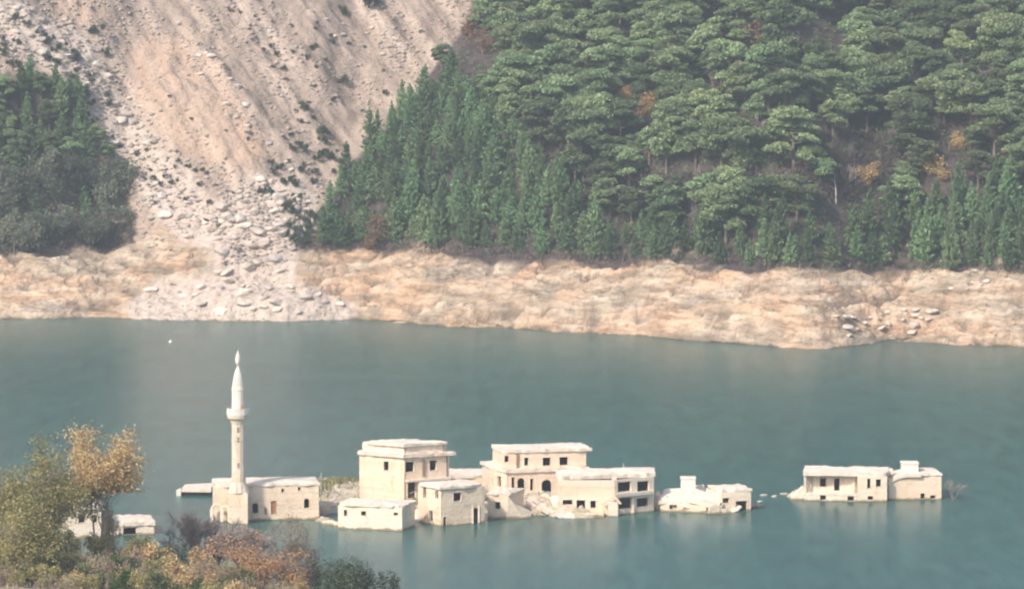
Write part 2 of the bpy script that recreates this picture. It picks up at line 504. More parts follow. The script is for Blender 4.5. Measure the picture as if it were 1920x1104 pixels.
xs = np.concatenate([np.arange(-420, -112, 7.0), np.arange(-112, 112.01, .45), np.arange(119, 421, 7.0)])
yv = np.concatenate([np.arange(640, 672, 4.0), np.arange(672, 860, .5), np.arange(862, 920, 4.0), np.arange(930, 1100, 15.0)])
GXX, GYY = np.meshgrid(xs, yv)
GZ = hill_z(GXX, GYY)
def interp_grid(x, y):
    i = np.clip(np.searchsorted(xs, x) - 1, 0, len(xs) - 2); j = np.clip(np.searchsorted(yv, y) - 1, 0, len(yv) - 2)
    fx = (x - xs[i]) / (xs[i + 1] - xs[i]); fy = (y - yv[j]) / (yv[j + 1] - yv[j])
    return (GZ[j, i] * (1 - fx) + GZ[j, i + 1] * fx) * (1 - fy) + (GZ[j + 1, i] * (1 - fx) + GZ[j + 1, i + 1] * fx) * fy
def hit(px, py, y0=676.0, y1=1000.0):
    """where the sight line through a photo pixel meets the hillside"""
    d = ray(px, py)
    Y = np.arange(y0, y1, .6)
    z = H + d.z / d.y * Y
    g = interp_grid(np.clip(d.x / d.y * Y, -400, 400), Y)
    k = np.argmax(g >= z)
    if g[k] < z[k]: k = len(Y) - 1
    return Vector((d.x / d.y * Y[k], Y[k], g[k]))

def poly_in(px, py, poly):
    r = np.zeros(np.shape(px), bool); n = len(poly)
    for i in range(n):
        x1, y1 = poly[i]; x2, y2 = poly[(i + 1) % n]
        c = ((y1 > py) != (y2 > py)) & (px < (x2 - x1) * (py - y1) / ((y2 - y1) + 1e-9) + x1)
        r ^= c
    return r
# ground zones outlined as map shapes (read off the photo, stored per vertex of the ground)
PX, PY = project(GXX, GYY, GZ)
jx = 14 * fbm(GXX * .25, GYY * .25, 81, 4); jy = 12 * fbm(GXX * .25, GYY * .25, 91, 4)
SCREE = [(-300, -400), (-300, 140), (0, 140), (90, 150), (160, 240), (195, 330), (215, 430), (240, 470), (480, 490), (585, 440), (640, 330),
         (735, 215), (800, 150), (850, 90), (890, 0), (1000, -400)]
PINK = [(235, 90), (330, 60), (400, 110), (470, 200), (510, 300), (440, 320), (330, 290), (250, 200)]
PINK2 = [(90, 0), (180, 0), (200, 60), (120, 60)]
FAN = [(250, 600), (235, 570), (290, 520), (400, 505), (400, 380), (470, 330), (560, 330), (600, 380), (560, 460), (560, 520), (660, 570), (670, 600), (600, 640), (250, 640)]
RIDGE = [(-60, -30), (60, 20), (150, 60), (230, 180), (330, 290), (430, 440), (400, 480), (330, 440), (270, 380), (220, 270), (150, 170), (60, 110), (-60, 60)]
tz = GYY - shore_y(GXX) - top_t(GXX)
bankw = 1 - sstep(-1.5, 2.0, tz + 6 * fbm(GXX * .13, GYY * .13, 101, 4))
screew = poly_in(PX + jx, PY + jy, SCREE).astype(float)
fanw = (poly_in(PX + jx, PY + jy, FAN) | poly_in(PX + 1.5 * jx, PY + 1.5 * jy, RIDGE)).astype(float)
pinkw = (poly_in(PX + 2 * jx, PY + 2 * jy, PINK) | poly_in(PX + jx, PY + jy, PINK2)).astype(float)
def blur(a, n=2):
    for _ in range(n):
        b = a.copy(); b[1:-1, 1:-1] = (a[1:-1, 1:-1] * 2 + a[:-2, 1:-1] + a[2:, 1:-1] + a[1:-1, :-2] + a[1:-1, 2:]) / 6; a = b
    return a
screew, fanw, pinkw = blur(screew), blur(fanw, 3), .8 * blur(pinkw, 16)
ny, nx = GXX.shape
V = np.stack([GXX, GYY, GZ], -1).reshape(-1, 3)
I = np.arange(ny * nx).reshape(ny, nx)
Q = np.stack([I[:-1, :-1], I[:-1, 1:], I[1:, 1:], I[1:, :-1]], -1).reshape(-1, 4)
me = np_mesh("hillside", V, Q)
za = me.attributes.new("zone", 'FLOAT_COLOR', 'POINT')
za.data.foreach_set("color", np.stack([bankw, screew, fanw, pinkw], -1).reshape(-1).astype(np.float32))
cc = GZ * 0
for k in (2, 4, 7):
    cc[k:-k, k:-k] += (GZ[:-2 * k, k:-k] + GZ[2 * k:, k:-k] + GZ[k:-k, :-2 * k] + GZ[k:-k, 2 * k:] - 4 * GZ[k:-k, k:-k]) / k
ca = me.attributes.new("hollow", 'FLOAT', 'POINT')      # gullies and creases: shade painted dark to deepen the relief
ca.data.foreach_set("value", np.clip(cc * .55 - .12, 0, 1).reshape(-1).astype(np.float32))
fa = me.attributes.new("flow", 'FLOAT_VECTOR', 'POINT')
fl_a, fl_b = flow_of(GXX, GZ)
fa.data.foreach_set("vector", np.stack([fl_a, fl_b * .1, GXX * 0], -1).reshape(-1).astype(np.float32))
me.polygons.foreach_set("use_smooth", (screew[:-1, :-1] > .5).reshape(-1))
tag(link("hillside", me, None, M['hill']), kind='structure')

# ------------------------------------------------------------------ rocks
def rock_mesh(seed, sub=2, flat=.7):
    bm = bmesh.new()
    bmesh.ops.create_icosphere(bm, subdivisions=sub, radius=.5)
    r = random.Random(seed)
    off = Vector((r.uniform(0, 50), r.uniform(0, 50), r.uniform(0, 50)))
    cuts = [(Vector((r.gauss(0, 1), r.gauss(0, 1), r.gauss(0, 1))).normalized(), r.uniform(.26, .42)) for _ in range(9)]
    for v in bm.verts:
        for n_, d in cuts:
            k = v.co.dot(n_)
            if k > d: v.co -= n_ * (k - d)
        v.co *= 1 + .22 * mnoise.noise(v.co * 2.2 + off)
        v.co.z *= flat
    me = bpy.data.meshes.new("boulder"); bm.to_mesh(me); bm.free()
    return me
ROCKS = [rock_mesh(k, 2, .6 + .07 * (k % 4)) for k in range(7)]
for k, m_ in enumerate(ROCKS): m_.materials.append(M['stone'] if k % 3 else M['stone_grey'])

ROCKSW = []
for k in range(5):
    m_ = rock_mesh(30 + k, 2, .5); m_.materials.append(M['stone_white']); ROCKSW.append(m_)
def rubble_object(name, spots, mat, seed, kind='stuff', label=None, cat=None):
    """many small stones nobody could count, as one object"""
    r = np.random.RandomState(seed)
    base = []
    for k in range(5):
        m_ = rock_mesh(100 + seed * 7 + k, 1, .7)
        base.append((np.array([v.co for v in m_.vertices]), np.array([p.vertices[:] for p in m_.polygons])))
        bpy.data.meshes.remove(m_)
    Vs, Fs, n = [], [], 0
    for x, y, z, s in spots:
        bv, bf = base[r.randint(5)]
        a = r.uniform(0, 6.28); ca, sa = math.cos(a), math.sin(a)
        sc = s * np.array([r.uniform(.7, 1.4), r.uniform(.7, 1.3), r.uniform(.6, 1.1)])
        v = bv * sc
        v = np.stack([v[:, 0] * ca - v[:, 1] * sa, v[:, 0] * sa + v[:, 1] * ca, v[:, 2]], -1) + (x, y, z)
        Vs.append(v); Fs.append(bf + n); n += len(v)
    o = link(name, np_mesh(name, np.concatenate(Vs), np.concatenate(Fs)), None, mat)
    return tag(o, label, cat, None, kind)

# boulders on the scree and fan: the big ones one by one, the small as loose rubble
def scatter_px(poly, n, rnd, mind, tries=40):
    xs_ = [p[0] for p in poly]; ys_ = [p[1] for p in poly]; out = []
    for _ in range(n * tries):
        if len(out) >= n: break
        p = (rnd.uniform(max(min(xs_), -15), min(max(xs_), 1935)), rnd.uniform(max(min(ys_), -12), max(ys_)))
        if not poly_in(np.array(p[0]), np.array(p[1]), poly): continue
        if any((p[0] - q[0]) ** 2 + (p[1] - q[1]) ** 2 < mind * mind for q in out): continue
        out.append(p)
    return out
R = random.Random(11)
BOULDERS = [
    ([(0, 10), (130, 40), (260, 200), (420, 440), (330, 450), (250, 380), (190, 240), (90, 130), (0, 110)], 78, (1.0, 2.7), "pale boulder on the rocky ridge left of the pink clay slope", "boulders on the left scree ridge"),
    ([(400, 400), (480, 330), (580, 380), (560, 470), (530, 500), (420, 500), (390, 450)], 60, (1.1, 3.0), "pale broken boulder piled at the mouth of the landslide gully", "boulders at the gully mouth"),
    ([(330, 40), (390, 60), (420, 110), (500, 260), (560, 330), (500, 330), (430, 220), (340, 110)], 30, (.8, 2.0), "pale rock in the line of stones between the pink clay and the grey slope", "rocks along the middle of the scree"),
    ([(600, 10), (700, 30), (760, 80), (720, 110), (620, 70)], 14, (.8, 1.8), "grey rock below the dark bush at the top of the landslide", "rocks near the top of the scree"),
    ([(250, 560), (400, 510), (560, 520), (650, 580), (560, 598), (280, 598)], 26, (.6, 1.5), "small pale rock lying on the pink fan at the lake edge", "rocks on the rubble fan"),
    ([(270, 545), (330, 515), (420, 500), (560, 510), (640, 575), (560, 590), (300, 592)], 26, (1.6, 3.6), "large pale slab of rock lying on the pink fan", "slabs on the rubble fan"),
    ([(1560, 600), (1600, 585), (1760, 575), (1740, 620), (1690, 645), (1590, 635)], 22, (1.0, 2.4), "white rock in the pile at the water where the right bank bends", "white rocks on the right bank"),
    ([(1720, 520), (1850, 515), (1850, 545), (1760, 550)], 9, (.7, 1.3), "white rock on top of the right bank below the pines", "white rocks under the pines"),
]
nb = 0
for poly, n, (s0, s1), lab, grp in BOULDERS:
    for px, py in scatter_px(poly, n, R, 11):
        p = hit(px, py)
        s = s0 + (s1 - s0) * R.random() ** 2.2
        o = link("boulder", ROCKSW[nb % 5] if 'white' in lab or 'slab' in lab or nb % 5 == 0 else ROCKS[nb % 7]); nb += 1
        o.location = p + Vector((0, 0, s * (-.02 if 'slab' in lab else .08))); o.scale = (s * R.uniform(.8, 1.4), s * R.uniform(.8, 1.2), s * R.uniform(.7, 1.1))
        o.rotation_euler = (R.uniform(-.3, .3), R.uniform(-.3, .3), R.uniform(0, 6.28))
        tag(o, lab, "boulder", grp)
spots = []
for poly, n, s0, s1 in ((SCREE, 5200, .25, 1.15), (BOULDERS[0][0], 700, .35, 1.2), (BOULDERS[1][0], 650, .35, 1.2), (FAN, 420, .2, .6), (BOULDERS[2][0], 180, .3, .8),
                        ([(0, 480), (1920, 515), (1920, 650), (1550, 650), (1000, 615), (700, 600), (0, 595)], 420, .15, .5),
                        ([(1740, 0), (1920, 0), (1920, 110), (1800, 90)], 90, .4, 1.3), ([(1130, 0), (1230, 0), (1220, 40), (1140, 40)], 30, .4, 1.2)):
    for px, py in scatter_px(poly, n, R, 0):
        if poly is SCREE and poly_in(np.array(px), np.array(py), PINK) and R.random() < .85: continue
        p = hit(px, py); s = s0 + (s1 - s0) * R.random() ** 2
        if poly is SCREE and float(fbm(np.array(p.x * .16 + p.z * .1), np.array(p.z * .04), 191, 3)) < R.uniform(-.15, .1): continue
        spots.append((p.x, p.y, p.z + s * .1, s))
rubble_object("scree_rubble", spots, M['stone'], 3)

# ------------------------------------------------------------------ tree kinds
def trunk_mesh(name, segs):
    mb = MB()
    for a, b, ra, rb in segs: mb.tube(a, b, ra, rb, 5)
    return mb.mesh(name, True)

def young_pine(seed, h=7.0):
    r = random.Random(seed); g = np.random.RandomState(seed)
    R0 = h * r.uniform(.21, .29)
    lean = (r.uniform(-.03, .03) * h, r.uniform(-.03, .03) * h)
    ax = lambda z: Vector((lean[0] * (z / h) ** 2, lean[1] * (z / h) ** 2, z))
    segs = [(ax(h * a), ax(h * b), .13 * (1 - a) + .015, .13 * (1 - b) + .015) for a, b in ((0, .3), (.3, .6), (.6, 1.0))]
    C, A = [], []
    nw = int(h * 2.0)
    for k in range(nw):
        q = .10 + .88 * (k + r.uniform(-.3, .3)) / nw
        q = min(max(q, .06), .99)
        rad = R0 * min(1, (1.02 - q) ** .75 * 1.15) * r.uniform(.75, 1.15)
        nbr = r.randint(5, 7)
        a0 = r.uniform(0, 6.28)
        for b in range(nbr):
            if r.random() < .08: continue
            a = a0 + 6.283 * b / nbr + r.uniform(-.25, .25)
            L = rad * r.uniform(.65, 1.15)
            base = ax(q * h)
            tip = base + Vector((math.cos(a) * L, math.sin(a) * L, L * r.uniform(.15, .6)))
            segs.append((base, tip, .03, .008))
            n = max(5, int(15 * L / 1.2))
            tq = g.uniform(.15, 1.08, n)
            P = np.array(base)[None] + (np.array(tip - base))[None] * tq[:, None] + g.normal(scale=.11, size=(n, 3))
            C.append(P); dd = np.array((math.cos(a) * .6, math.sin(a) * .6, 1.0)); A.append(np.repeat(dd[None], n, 0))
    for z in np.linspace(.86, 1.02, 10):
        C.append(np.array(ax(z * h))[None] + g.normal(scale=.06, size=(3, 3))); A.append(np.repeat(np.array([[0, 0, 1.0]]), 3, 0))
    C, A = np.concatenate(C), np.concatenate(A)
    V, Q = leaf_quads(C, .62, .30, g, A, .5)
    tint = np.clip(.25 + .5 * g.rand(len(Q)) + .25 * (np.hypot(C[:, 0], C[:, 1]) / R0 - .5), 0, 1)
    return trunk_mesh("trunk", segs), np_mesh("crown", V, Q, tint)

def umbrella_pine(seed, h=9.0):
    r = random.Random(seed); g = np.random.RandomState(seed)
    bend = Vector((r.uniform(-.9, .9), r.uniform(-.4, .4), 0))
    ax = lambda q: Vector((bend.x * q * q, bend.y * q * q, h * q))
    segs = [(ax(a), ax(b), .24 * (1 - .75 * a), .24 * (1 - .75 * b)) for a, b in ((0, .25), (.25, .5), (.5, .75), (.75, .95))]
    C, T = [], []
    npad = r.randint(12, 15) + 6 * (seed % 2)
    for k in range(npad):
        q = r.uniform(.40 - .18 * (seed % 2), .97)
        a = r.uniform(0, 6.28)
        L = h * .30 * r.uniform(.35, 1.0) * (1.0 if q < .8 else .65)
        base = ax(q - .08)
        pad = ax(q) + Vector((math.cos(a) * L, math.sin(a) * L, r.uniform(0, .5)))
        mid = base.lerp(pad, .5) + Vector((0, 0, -.15))
        segs += [(base, mid, .09, .06), (mid, pad, .06, .02)]
        pr = h * r.uniform(.12, .20)
        n = int(190 * pr)
        d = g.normal(size=(n, 3)); d /= np.linalg.norm(d, axis=1)[:, None]
        d[:, 2] = np.abs(d[:, 2]) * 1.0 - .18
        rr = g.uniform(.45, 1.05, n)[:, None]
        P = np.array(pad)[None] + d * rr * np.array([pr, pr, pr * r.uniform(.55, .95)]) + (d * np.array([1, 1, 0])).sum(1)[:, None] * np.array([0, 0, r.uniform(-.25, .1) * pr])
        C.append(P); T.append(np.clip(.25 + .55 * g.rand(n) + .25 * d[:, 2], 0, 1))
    C, T = np.concatenate(C), np.concatenate(T)
    A = np.zeros_like(C); A[:, 2] = .6
    V, Q = leaf_quads(C, .55, .32, g, A, .7)
    return trunk_mesh("trunk", segs), np_mesh("crown", V, Q, T)

def grow(r, h, levels, spread, first=.35, rad=.12, nsplit=(2, 4), up=.25, droop=0.0):
    """branching skeleton: segments and twig tips"""
    segs, tips = [], []
    def go(p, d, L, ra, lv):
        steps = 3
        q = p.copy(); dd = d.copy()
        for s in range(steps):
            dd = (dd + Vector((r.gauss(0, .13), r.gauss(0, .13), up * .22 - droop * .1))).normalized()
            e = q + dd * (L / steps)
            r0 = ra * (1 - .45 * s / steps); r1 = ra * (1 - .45 * (s + 1) / steps)
            segs.append((q.copy(), e.copy(), r0, r1))
            q = e
            if lv > 0 and s >= 1:
                for _ in range(r.randint(*nsplit) // 2 + 1):
                    nd = (dd + Vector((r.gauss(0, spread), r.gauss(0, spread), r.gauss(0, spread * .5) + up))).normalized()
                    go(q.copy(), nd, L * r.uniform(.5, .8), r1 * .62, lv - 1)
        if lv == 0: tips.append((q.copy(), dd.copy()))
    go(Vector((0, 0, 0)), Vector((0, 0, 1)), h * first, rad, levels)
    return segs, tips

def leafy_tree(seed, h, rx, n_leaf, leaf=.2, levels=3, spread=.55, bottom=.15, clump=.5, rad=.15, gaps=.0):
    """rounded broadleaf crown: leaf clumps round the twig tips"""
    r = random.Random(seed); g = np.random.RandomState(seed)
    segs, tips = grow(r, h, levels, spread, rad=rad)
    pts = np.array([p for p, d in tips])
    # fit the skeleton's twigs to the crown's size
    zmax = pts[:, 2].max(); rmax = np.percentile(np.hypot(pts[:, 0], pts[:, 1]), 88)
    sc = np.array([rx / rmax, rx / rmax, h / zmax])
    f = lambda v: Vector((v.x * sc[0], v.y * sc[1], v.z * sc[2]))
    segs = [(f(a), f(b), ra, rb) for a, b, ra, rb in segs]
    pts = pts * sc
    z0, z1 = np.percentile(pts[:, 2], 3), pts[:, 2].max()
    pts[:, 2] = bottom * h + (np.clip(pts[:, 2], z0, None) - z0) / (z1 - z0) * (1 - bottom) * h
    pts[:, :2] *= np.clip(1.25 - .35 * (pts[:, 2:3] / h - .5) ** 2 * 4, .7, 1.25)
    keep = g.rand(len(pts)) > gaps
    pts = pts[keep]
    k = g.randint(len(pts), size=n_leaf)
    C = pts[k] + g.normal(scale=clump, size=(n_leaf, 3)) * np.array([1, 1, .8])
    C = C[C[:, 2] > bottom * h]
    ct = g.rand(len(pts))
    tint = np.clip(.5 * ct[k[:len(C)]] + .5 * g.rand(len(C)), 0, 1)
    V, Q = leaf_quads(C, leaf, leaf * .62, g)
    return trunk_mesh("trunk", segs), np_mesh("crown", V, Q, tint)

def shrub_mesh(seed, h, rx, n_leaf, leaf=.2, lobes=7, spiky=0.0):
    """bush: several stems and lumpy leaf masses with gaps between"""
    r = random.Random(seed); g = np.random.RandomState(seed)
    segs, C, T = [], [], []
    for k in range(lobes):
        a = r.uniform(0, 6.28); d = rx * math.sqrt(r.random()) * .78
        z = h * r.uniform(.3, .78) * (1 - .35 * (d / rx) ** 2)
        c = Vector((math.cos(a) * d, math.sin(a) * d, z))
        m_ = c * .5 + Vector((r.uniform(-.1, .1), r.uniform(-.1, .1), .1))
        segs += [(Vector((0, 0, -.1)), m_, .06, .04), (m_, c, .04, .01)]
        n = n_leaf // lobes
        dd = g.normal(size=(n, 3)); dd /= np.linalg.norm(dd, axis=1)[:, None]
        rr = g.uniform(.35, 1.08, n)[:, None]
        lr = r.uniform(.32, .48)
        C.append(np.array(c)[None] + dd * rr * np.array([rx * lr, rx * lr, h * lr * .75])); T.append(np.clip(.45 * r.random() + .55 * g.rand(n), 0, 1))
    C, T = np.concatenate(C), np.concatenate(T)
    keep = C[:, 2] > .02; C, T = C[keep], T[keep]
    A = np.zeros_like(C); A[:, 2] = spiky
    V, Q = leaf_quads(C, leaf, leaf * (.6 if spiky < 1 else .25), g, A if spiky else None)
    return trunk_mesh("stem", segs), np_mesh("crown", V, Q, T)

def make_tree(name, pair, mat_t, mat_c, label, cat, group=None, trunk="trunk"):
    t = thing(name, label, cat, group=group)
    link(trunk, pair[0], t, mat_t)
    link("crown", pair[1], t, mat_c)
    return t

# ------------------------------------------------------------------ far forest
R = random.Random(5)
YOUNG = [young_pine(20 + k, 6.4 + .5 * (k % 4)) for k in range(10)]
PINES = [umbrella_pine(40 + k, 7.2 + .6 * (k % 4)) for k in range(9)]
OAKS = [leafy_tree(60 + k, 4.2, 2.0, 1500, .34, 3, .6, .05, .34, .1) for k in range(4)]
protos = {}
def forest_tree(kind, idx, p, s, label, group, rz, sz=1.0):
    key = (kind, idx)
    if key not in protos:
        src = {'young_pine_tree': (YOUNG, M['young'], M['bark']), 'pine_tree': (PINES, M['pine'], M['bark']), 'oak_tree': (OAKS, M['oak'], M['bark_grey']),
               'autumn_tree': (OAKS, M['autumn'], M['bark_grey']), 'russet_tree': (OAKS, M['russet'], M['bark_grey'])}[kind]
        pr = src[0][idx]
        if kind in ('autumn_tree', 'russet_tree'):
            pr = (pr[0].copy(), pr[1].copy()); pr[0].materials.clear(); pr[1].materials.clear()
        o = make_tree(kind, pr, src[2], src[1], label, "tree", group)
        protos[key] = o
    else:
        o = copy_tree(protos[key])
        tag(o, label, "tree", group)
    o.location = p; o.scale = (s, s, s * sz); o.rotation_euler = (0, 0, rz)
    return o
FOREST = [(600, 440), (640, 350), (740, 230), (800, 175), (850, 110), (900, 60), (930, -12), (1935, -12), (1935, 512), (1600, 508), (1400, 504), (1200, 494), (1000, 486), (850, 476), (700, 470), (590, 468)]
BELT = [(590, 468), (600, 440), (640, 350), (740, 235), (830, 150), (900, 190), (1000, 290), (1080, 380), (1150, 452), (1300, 462), (1560, 462), (1700, 420), (1935, 350), (1935, 512), (1600, 506), (1400, 502), (1200, 492), (1000, 484), (850, 474), (700, 470)]
BRUSH = [(1080, 350), (1300, 338), (1480, 335), (1560, 275), (1760, 240), (1800, 300), (1640, 370), (1500, 400), (1230, 395)]
OPEN2 = [(1440, 30), (1600, 60), (1600, 130), (1520, 130)]
placed = []
def ground_ok(p, mind):
    for q, m_ in placed:
        if (p - q).length < (mind + m_) * .5: return False
    placed.append((p, mind)); return True
KEEP = [(1568, 385)]
def hides(px, py, w_, h_): return any(abs(px - a_) < w_ and -6 < py - b_ < h_ for a_, b_ in KEEP)
# named outliers first
for px, py, s, kind, lab in (
        (1168, 200, .75, 'autumn_tree', "small orange tree among the pines left of the forest's middle"),
        (1213, 225, 1.0, 'autumn_tree', "larger ochre tree just right of the small orange one in the pines"),
        (1627, 350, .9, 'autumn_tree', "yellow tree at the right end of the bare purple brush"),
        (1762, 345, 1.25, 'autumn_tree', "tallest golden tree in the right of the forest"),
        (1790, 285, .7, 'autumn_tree', "small pale gold bush above the tallest golden tree"),
        (690, 470, 1.35, 'russet_tree', "tawny tree at the forest foot nearest the landslide"),
        (905, 105, 1.1, 'russet_tree', "russet tree at the upper forest edge beside the landslide"),
        (880, 70, 1.15, 'russet_tree', "dull brown tree at the top where forest meets landslide"),
        (1430, 120, 1.6, 'russet_tree', "reddish grey half dead tree in the upper middle of the forest")):
    p = hit(px, py); placed.append((p, 2.0)); KEEP.append((px, py))
    forest_tree(kind, len(placed) % 4, p, s, lab, None, R.uniform(0, 6.28))
nyoung = npine = 0
def belt_label(px, py):
    if px < 860 and py < 400: return "young pine on the forest edge along the landslide", "young pines along the landslide"
    if py > 440 + (px - 600) * .03:
        if px < 1000: return "young pine at the forest foot above the pale bank near the landslide", "young pines at the forest foot near the landslide"
        if px < 1450: return "young pine at the forest foot above the middle of the bank", "young pines at the foot, middle"
        return "young pine at the forest foot above the right part of the bank", "young pines at the foot, right side"
    if px < 1200: return "young green pine inside the dense belt left of the bare brush", "young pines left of the brush"
    return "young green pine in the rows between the bare brush and the foot of the forest", "young pines below the brush"
for px, py in scatter_px(BELT, 1500, R, 0):
    if nyoung >= 296: break
    p = hit(px, py)
    if poly_in(np.array(px), np.array(py), BRUSH) and R.random() < .8: continue
    if hides(px, py, 26, 60): continue
    if not ground_ok(p, R.uniform(1.9, 3.1)): continue
    lab, grp = belt_label(px, py)
    forest_tree('young_pine_tree', R.randrange(10), p - Vector((0, 0, .2)), R.uniform(.55, 1.15), lab, grp, R.uniform(0, 6.28), R.uniform(.85, 1.2))
    nyoung += 1
def pine_label(px, py):
    row = "at the picture top" if py < 90 else ("halfway up the slope" if py < 230 else "just above the bare brush")
    col = "near the landslide" if px < 1100 else ("in the forest centre" if px < 1500 else "in the right forest")
    return f"flat crowned mature pine {row}, {col}", f"mature pines {row}, {col}"
for px, py in scatter_px(FOREST, 3600, R, 0):
    if npine >= 270: break
    if poly_in(np.array(px), np.array(py), BELT): continue
    if poly_in(np.array(px), np.array(py), BRUSH) and R.random() < .96: continue
    if px > 1650 and py < 130 and R.random() < .6: continue
    if poly_in(np.array(px), np.array(py), OPEN2) or hides(px, py, 38, 85): continue
    p = hit(px, py)
    if not ground_ok(p, R.uniform(2.8, 4.8)): continue
    lab, grp = pine_label(px, py)
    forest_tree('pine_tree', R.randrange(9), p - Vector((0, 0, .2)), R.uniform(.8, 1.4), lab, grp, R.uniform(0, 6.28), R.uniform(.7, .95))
    npine += 1
BARE = []
for k in range(4):
    r_b = random.Random(500 + k); sg, tp_ = grow(r_b, 5.0, 3, .5, .4, .09, (2, 4), .35)
    zx = max(p.z for p, d in tp_)
    sg = [(a_ * (5.5 / zx), b_ * (5.5 / zx), max(ra, .035), max(rb, .03)) for a_, b_, ra, rb in sg]
    mbt = MB()
    for q in sg:
        if q[2] <= .045: mbt.tube(*q, 3)
    BARE.append((trunk_mesh("trunk", [q for q in sg if q[2] > .045]), mbt.mesh("twig_crown")))
bare_protos = {}
def put_bare(px, py, s, lab, grp):
    p = hit(px, py); k = R.randrange(4)
    if not ground_ok(p, 1.8) or hides(px, py, 30, 60): return
    if k in bare_protos: o = copy_tree(bare_protos[k])
    else:
        o = bare_protos[k] = thing("bare_tree", lab, "tree"); link("trunk", BARE[k][0], o, M['bark_grey']); link("twig_crown", BARE[k][1], o, M['bark_grey'])
    tag(o, lab, "tree", grp); o.location = p - Vector((0, 0, .2)); o.scale = (s * 1.2, s * 1.2, s); o.rotation_euler = (0, 0, R.uniform(0, 6.28))
for px, py in scatter_px([(1650, 0), (1925, 0), (1925, 190), (1760, 170), (1660, 80)], 34, R, 20): put_bare(px, py + 25, R.uniform(.6, 1.2), "leafless grey tree among the pale rocks in the upper right corner", "bare trees, upper right")
for px, py in scatter_px(BRUSH, 26, R, 26): put_bare(px, py, R.uniform(.45, .9), "small leafless tree in the purple brush of the forest middle", "bare trees in the brush")
for px, py in scatter_px(FOREST, 40, R, 40): put_bare(px, py, R.uniform(.6, 1.0), "leafless grey tree standing singly between the green pines", "bare trees between pines")
# wood on the left of the landslide
LEFTW = [(-12, 190), (60, 175), (130, 180), (200, 300), (235, 440), (150, 470), (-12, 478)]
nl = 0
for px, py in scatter_px(LEFTW, 900, R, 0):
    p = hit(px, py)
    if not ground_ok(p, R.uniform(2.0, 3.6)): continue
    k = R.random()
    if py < 330 and k < .6:
        forest_tree('pine_tree', R.randrange(9), p - Vector((0, 0, .2)), R.uniform(.5, .8), "dark pine in the upper wood left of the landslide", "pines in the left wood", R.uniform(0, 6.28))
    elif py < 330:
        forest_tree('young_pine_tree', R.randrange(10), p, R.uniform(.7, 1.0), "slim young pine in the wood left of the landslide", "young pines in the left wood", R.uniform(0, 6.28))
    elif k < .12: put_bare(px, py, R.uniform(.6, 1.0), "leafless grey tree inside the wood left of the landslide", "bare trees, left wood")
    elif k < .3:
        forest_tree('young_pine_tree', R.randrange(10), p, R.uniform(.6, .95), "young pine among the oaks at the foot of the left wood", "young pines among left oaks", R.uniform(0, 6.28))
    else:
        forest_tree('oak_tree', R.randrange(4), p, R.uniform(.9, 1.6), "dull grey green oak at the foot of the wood left of the landslide", "oaks in the left wood", R.uniform(0, 6.28))
    nl += 1
    if nl > 118: break
# rows right at the picture's top edge and beyond it: one mass
# bushes on the scree
BUSHES = [(183, 60, 1.5, "round dark bush high on the left of the pink clay slope"), (196, 105, 1.1, "dark bush directly under the round one beside the pink clay"),
          (690, 14, 2.3, "wide dark green bush at the top edge of the landslide"), (641, 150, 1.3, "pointed dark bush alone on the grey landslide slope"),
          (606, 265, 1.1, "upright dark bush low on the grey slope near the forest"), (640, 25, 1.2, "small bush left of the wide one at the landslide top"),
          (5, 180, 2.0, "dark bush at the left picture edge above the left wood")]
SHR = [shrub_mesh(80 + k, 1.5, 1.0, 380, .26, 6) for k in range(4)]
shp = []
for k in range(4):
    t = make_tree("shrub", SHR[k], M['bark_grey'], M['darkgreen'], "x", "shrub", None, "stem"); shp.append(t)
used = set()
def put_shrub(p, s, lab, grp=None):
    k = R.randrange(4)
    o = shp[k] if k not in used else copy_tree(shp[k])
    used.add(k)
    o.location = p; o.scale = (s * R.uniform(.8, 1.2), s, s * R.uniform(.85, 1.3)); o.rotation_euler = (0, 0, R.uniform(0, 6.28))
    tag(o, lab, "shrub", grp)
for px, py, s, lab in BUSHES: put_shrub(hit(px, py + 8), s, lab)
for poly, n, s0, s1, lab, grp in (
        ([(560, 200), (640, 240), (640, 330), (560, 400), (480, 380), (500, 330)], 34, .45, 1.1, "small dark shrub on the stones between gully and forest edge", "shrubs beside the gully"),
        ([(0, 20), (120, 70), (220, 210), (160, 250), (60, 140), (0, 130)], 34, .6, 1.3, "dark shrub among the pale rocks at the upper left", "shrubs on the left ridge"),
        ([(200, 260), (420, 330), (480, 400), (420, 440), (300, 400)], 30, .3, .7, "tiny shrub on the stony slope under the pink clay", "shrubs under the clay"),
        ([(300, 160), (500, 250), (420, 300), (320, 220)], 5, .3, .5, "tiny lone shrub growing on the pink clay slope", "shrubs on the clay"),
        ([(400, 20), (800, 60), (700, 220), (600, 240)], 30, .35, .8, "small shrub scattered on the upper grey landslide slope", "shrubs on the grey slope"),
        ([(540, 400), (600, 410), (590, 460), (540, 470)], 12, .7, 1.3, "dark brown shrub at the foot of the gully by the first pines", "shrubs at the gully foot")):
    for px, py in scatter_px(poly, n, R, 12): put_shrub(hit(px, py), s0 + (s1 - s0) * R.random(), lab, grp)
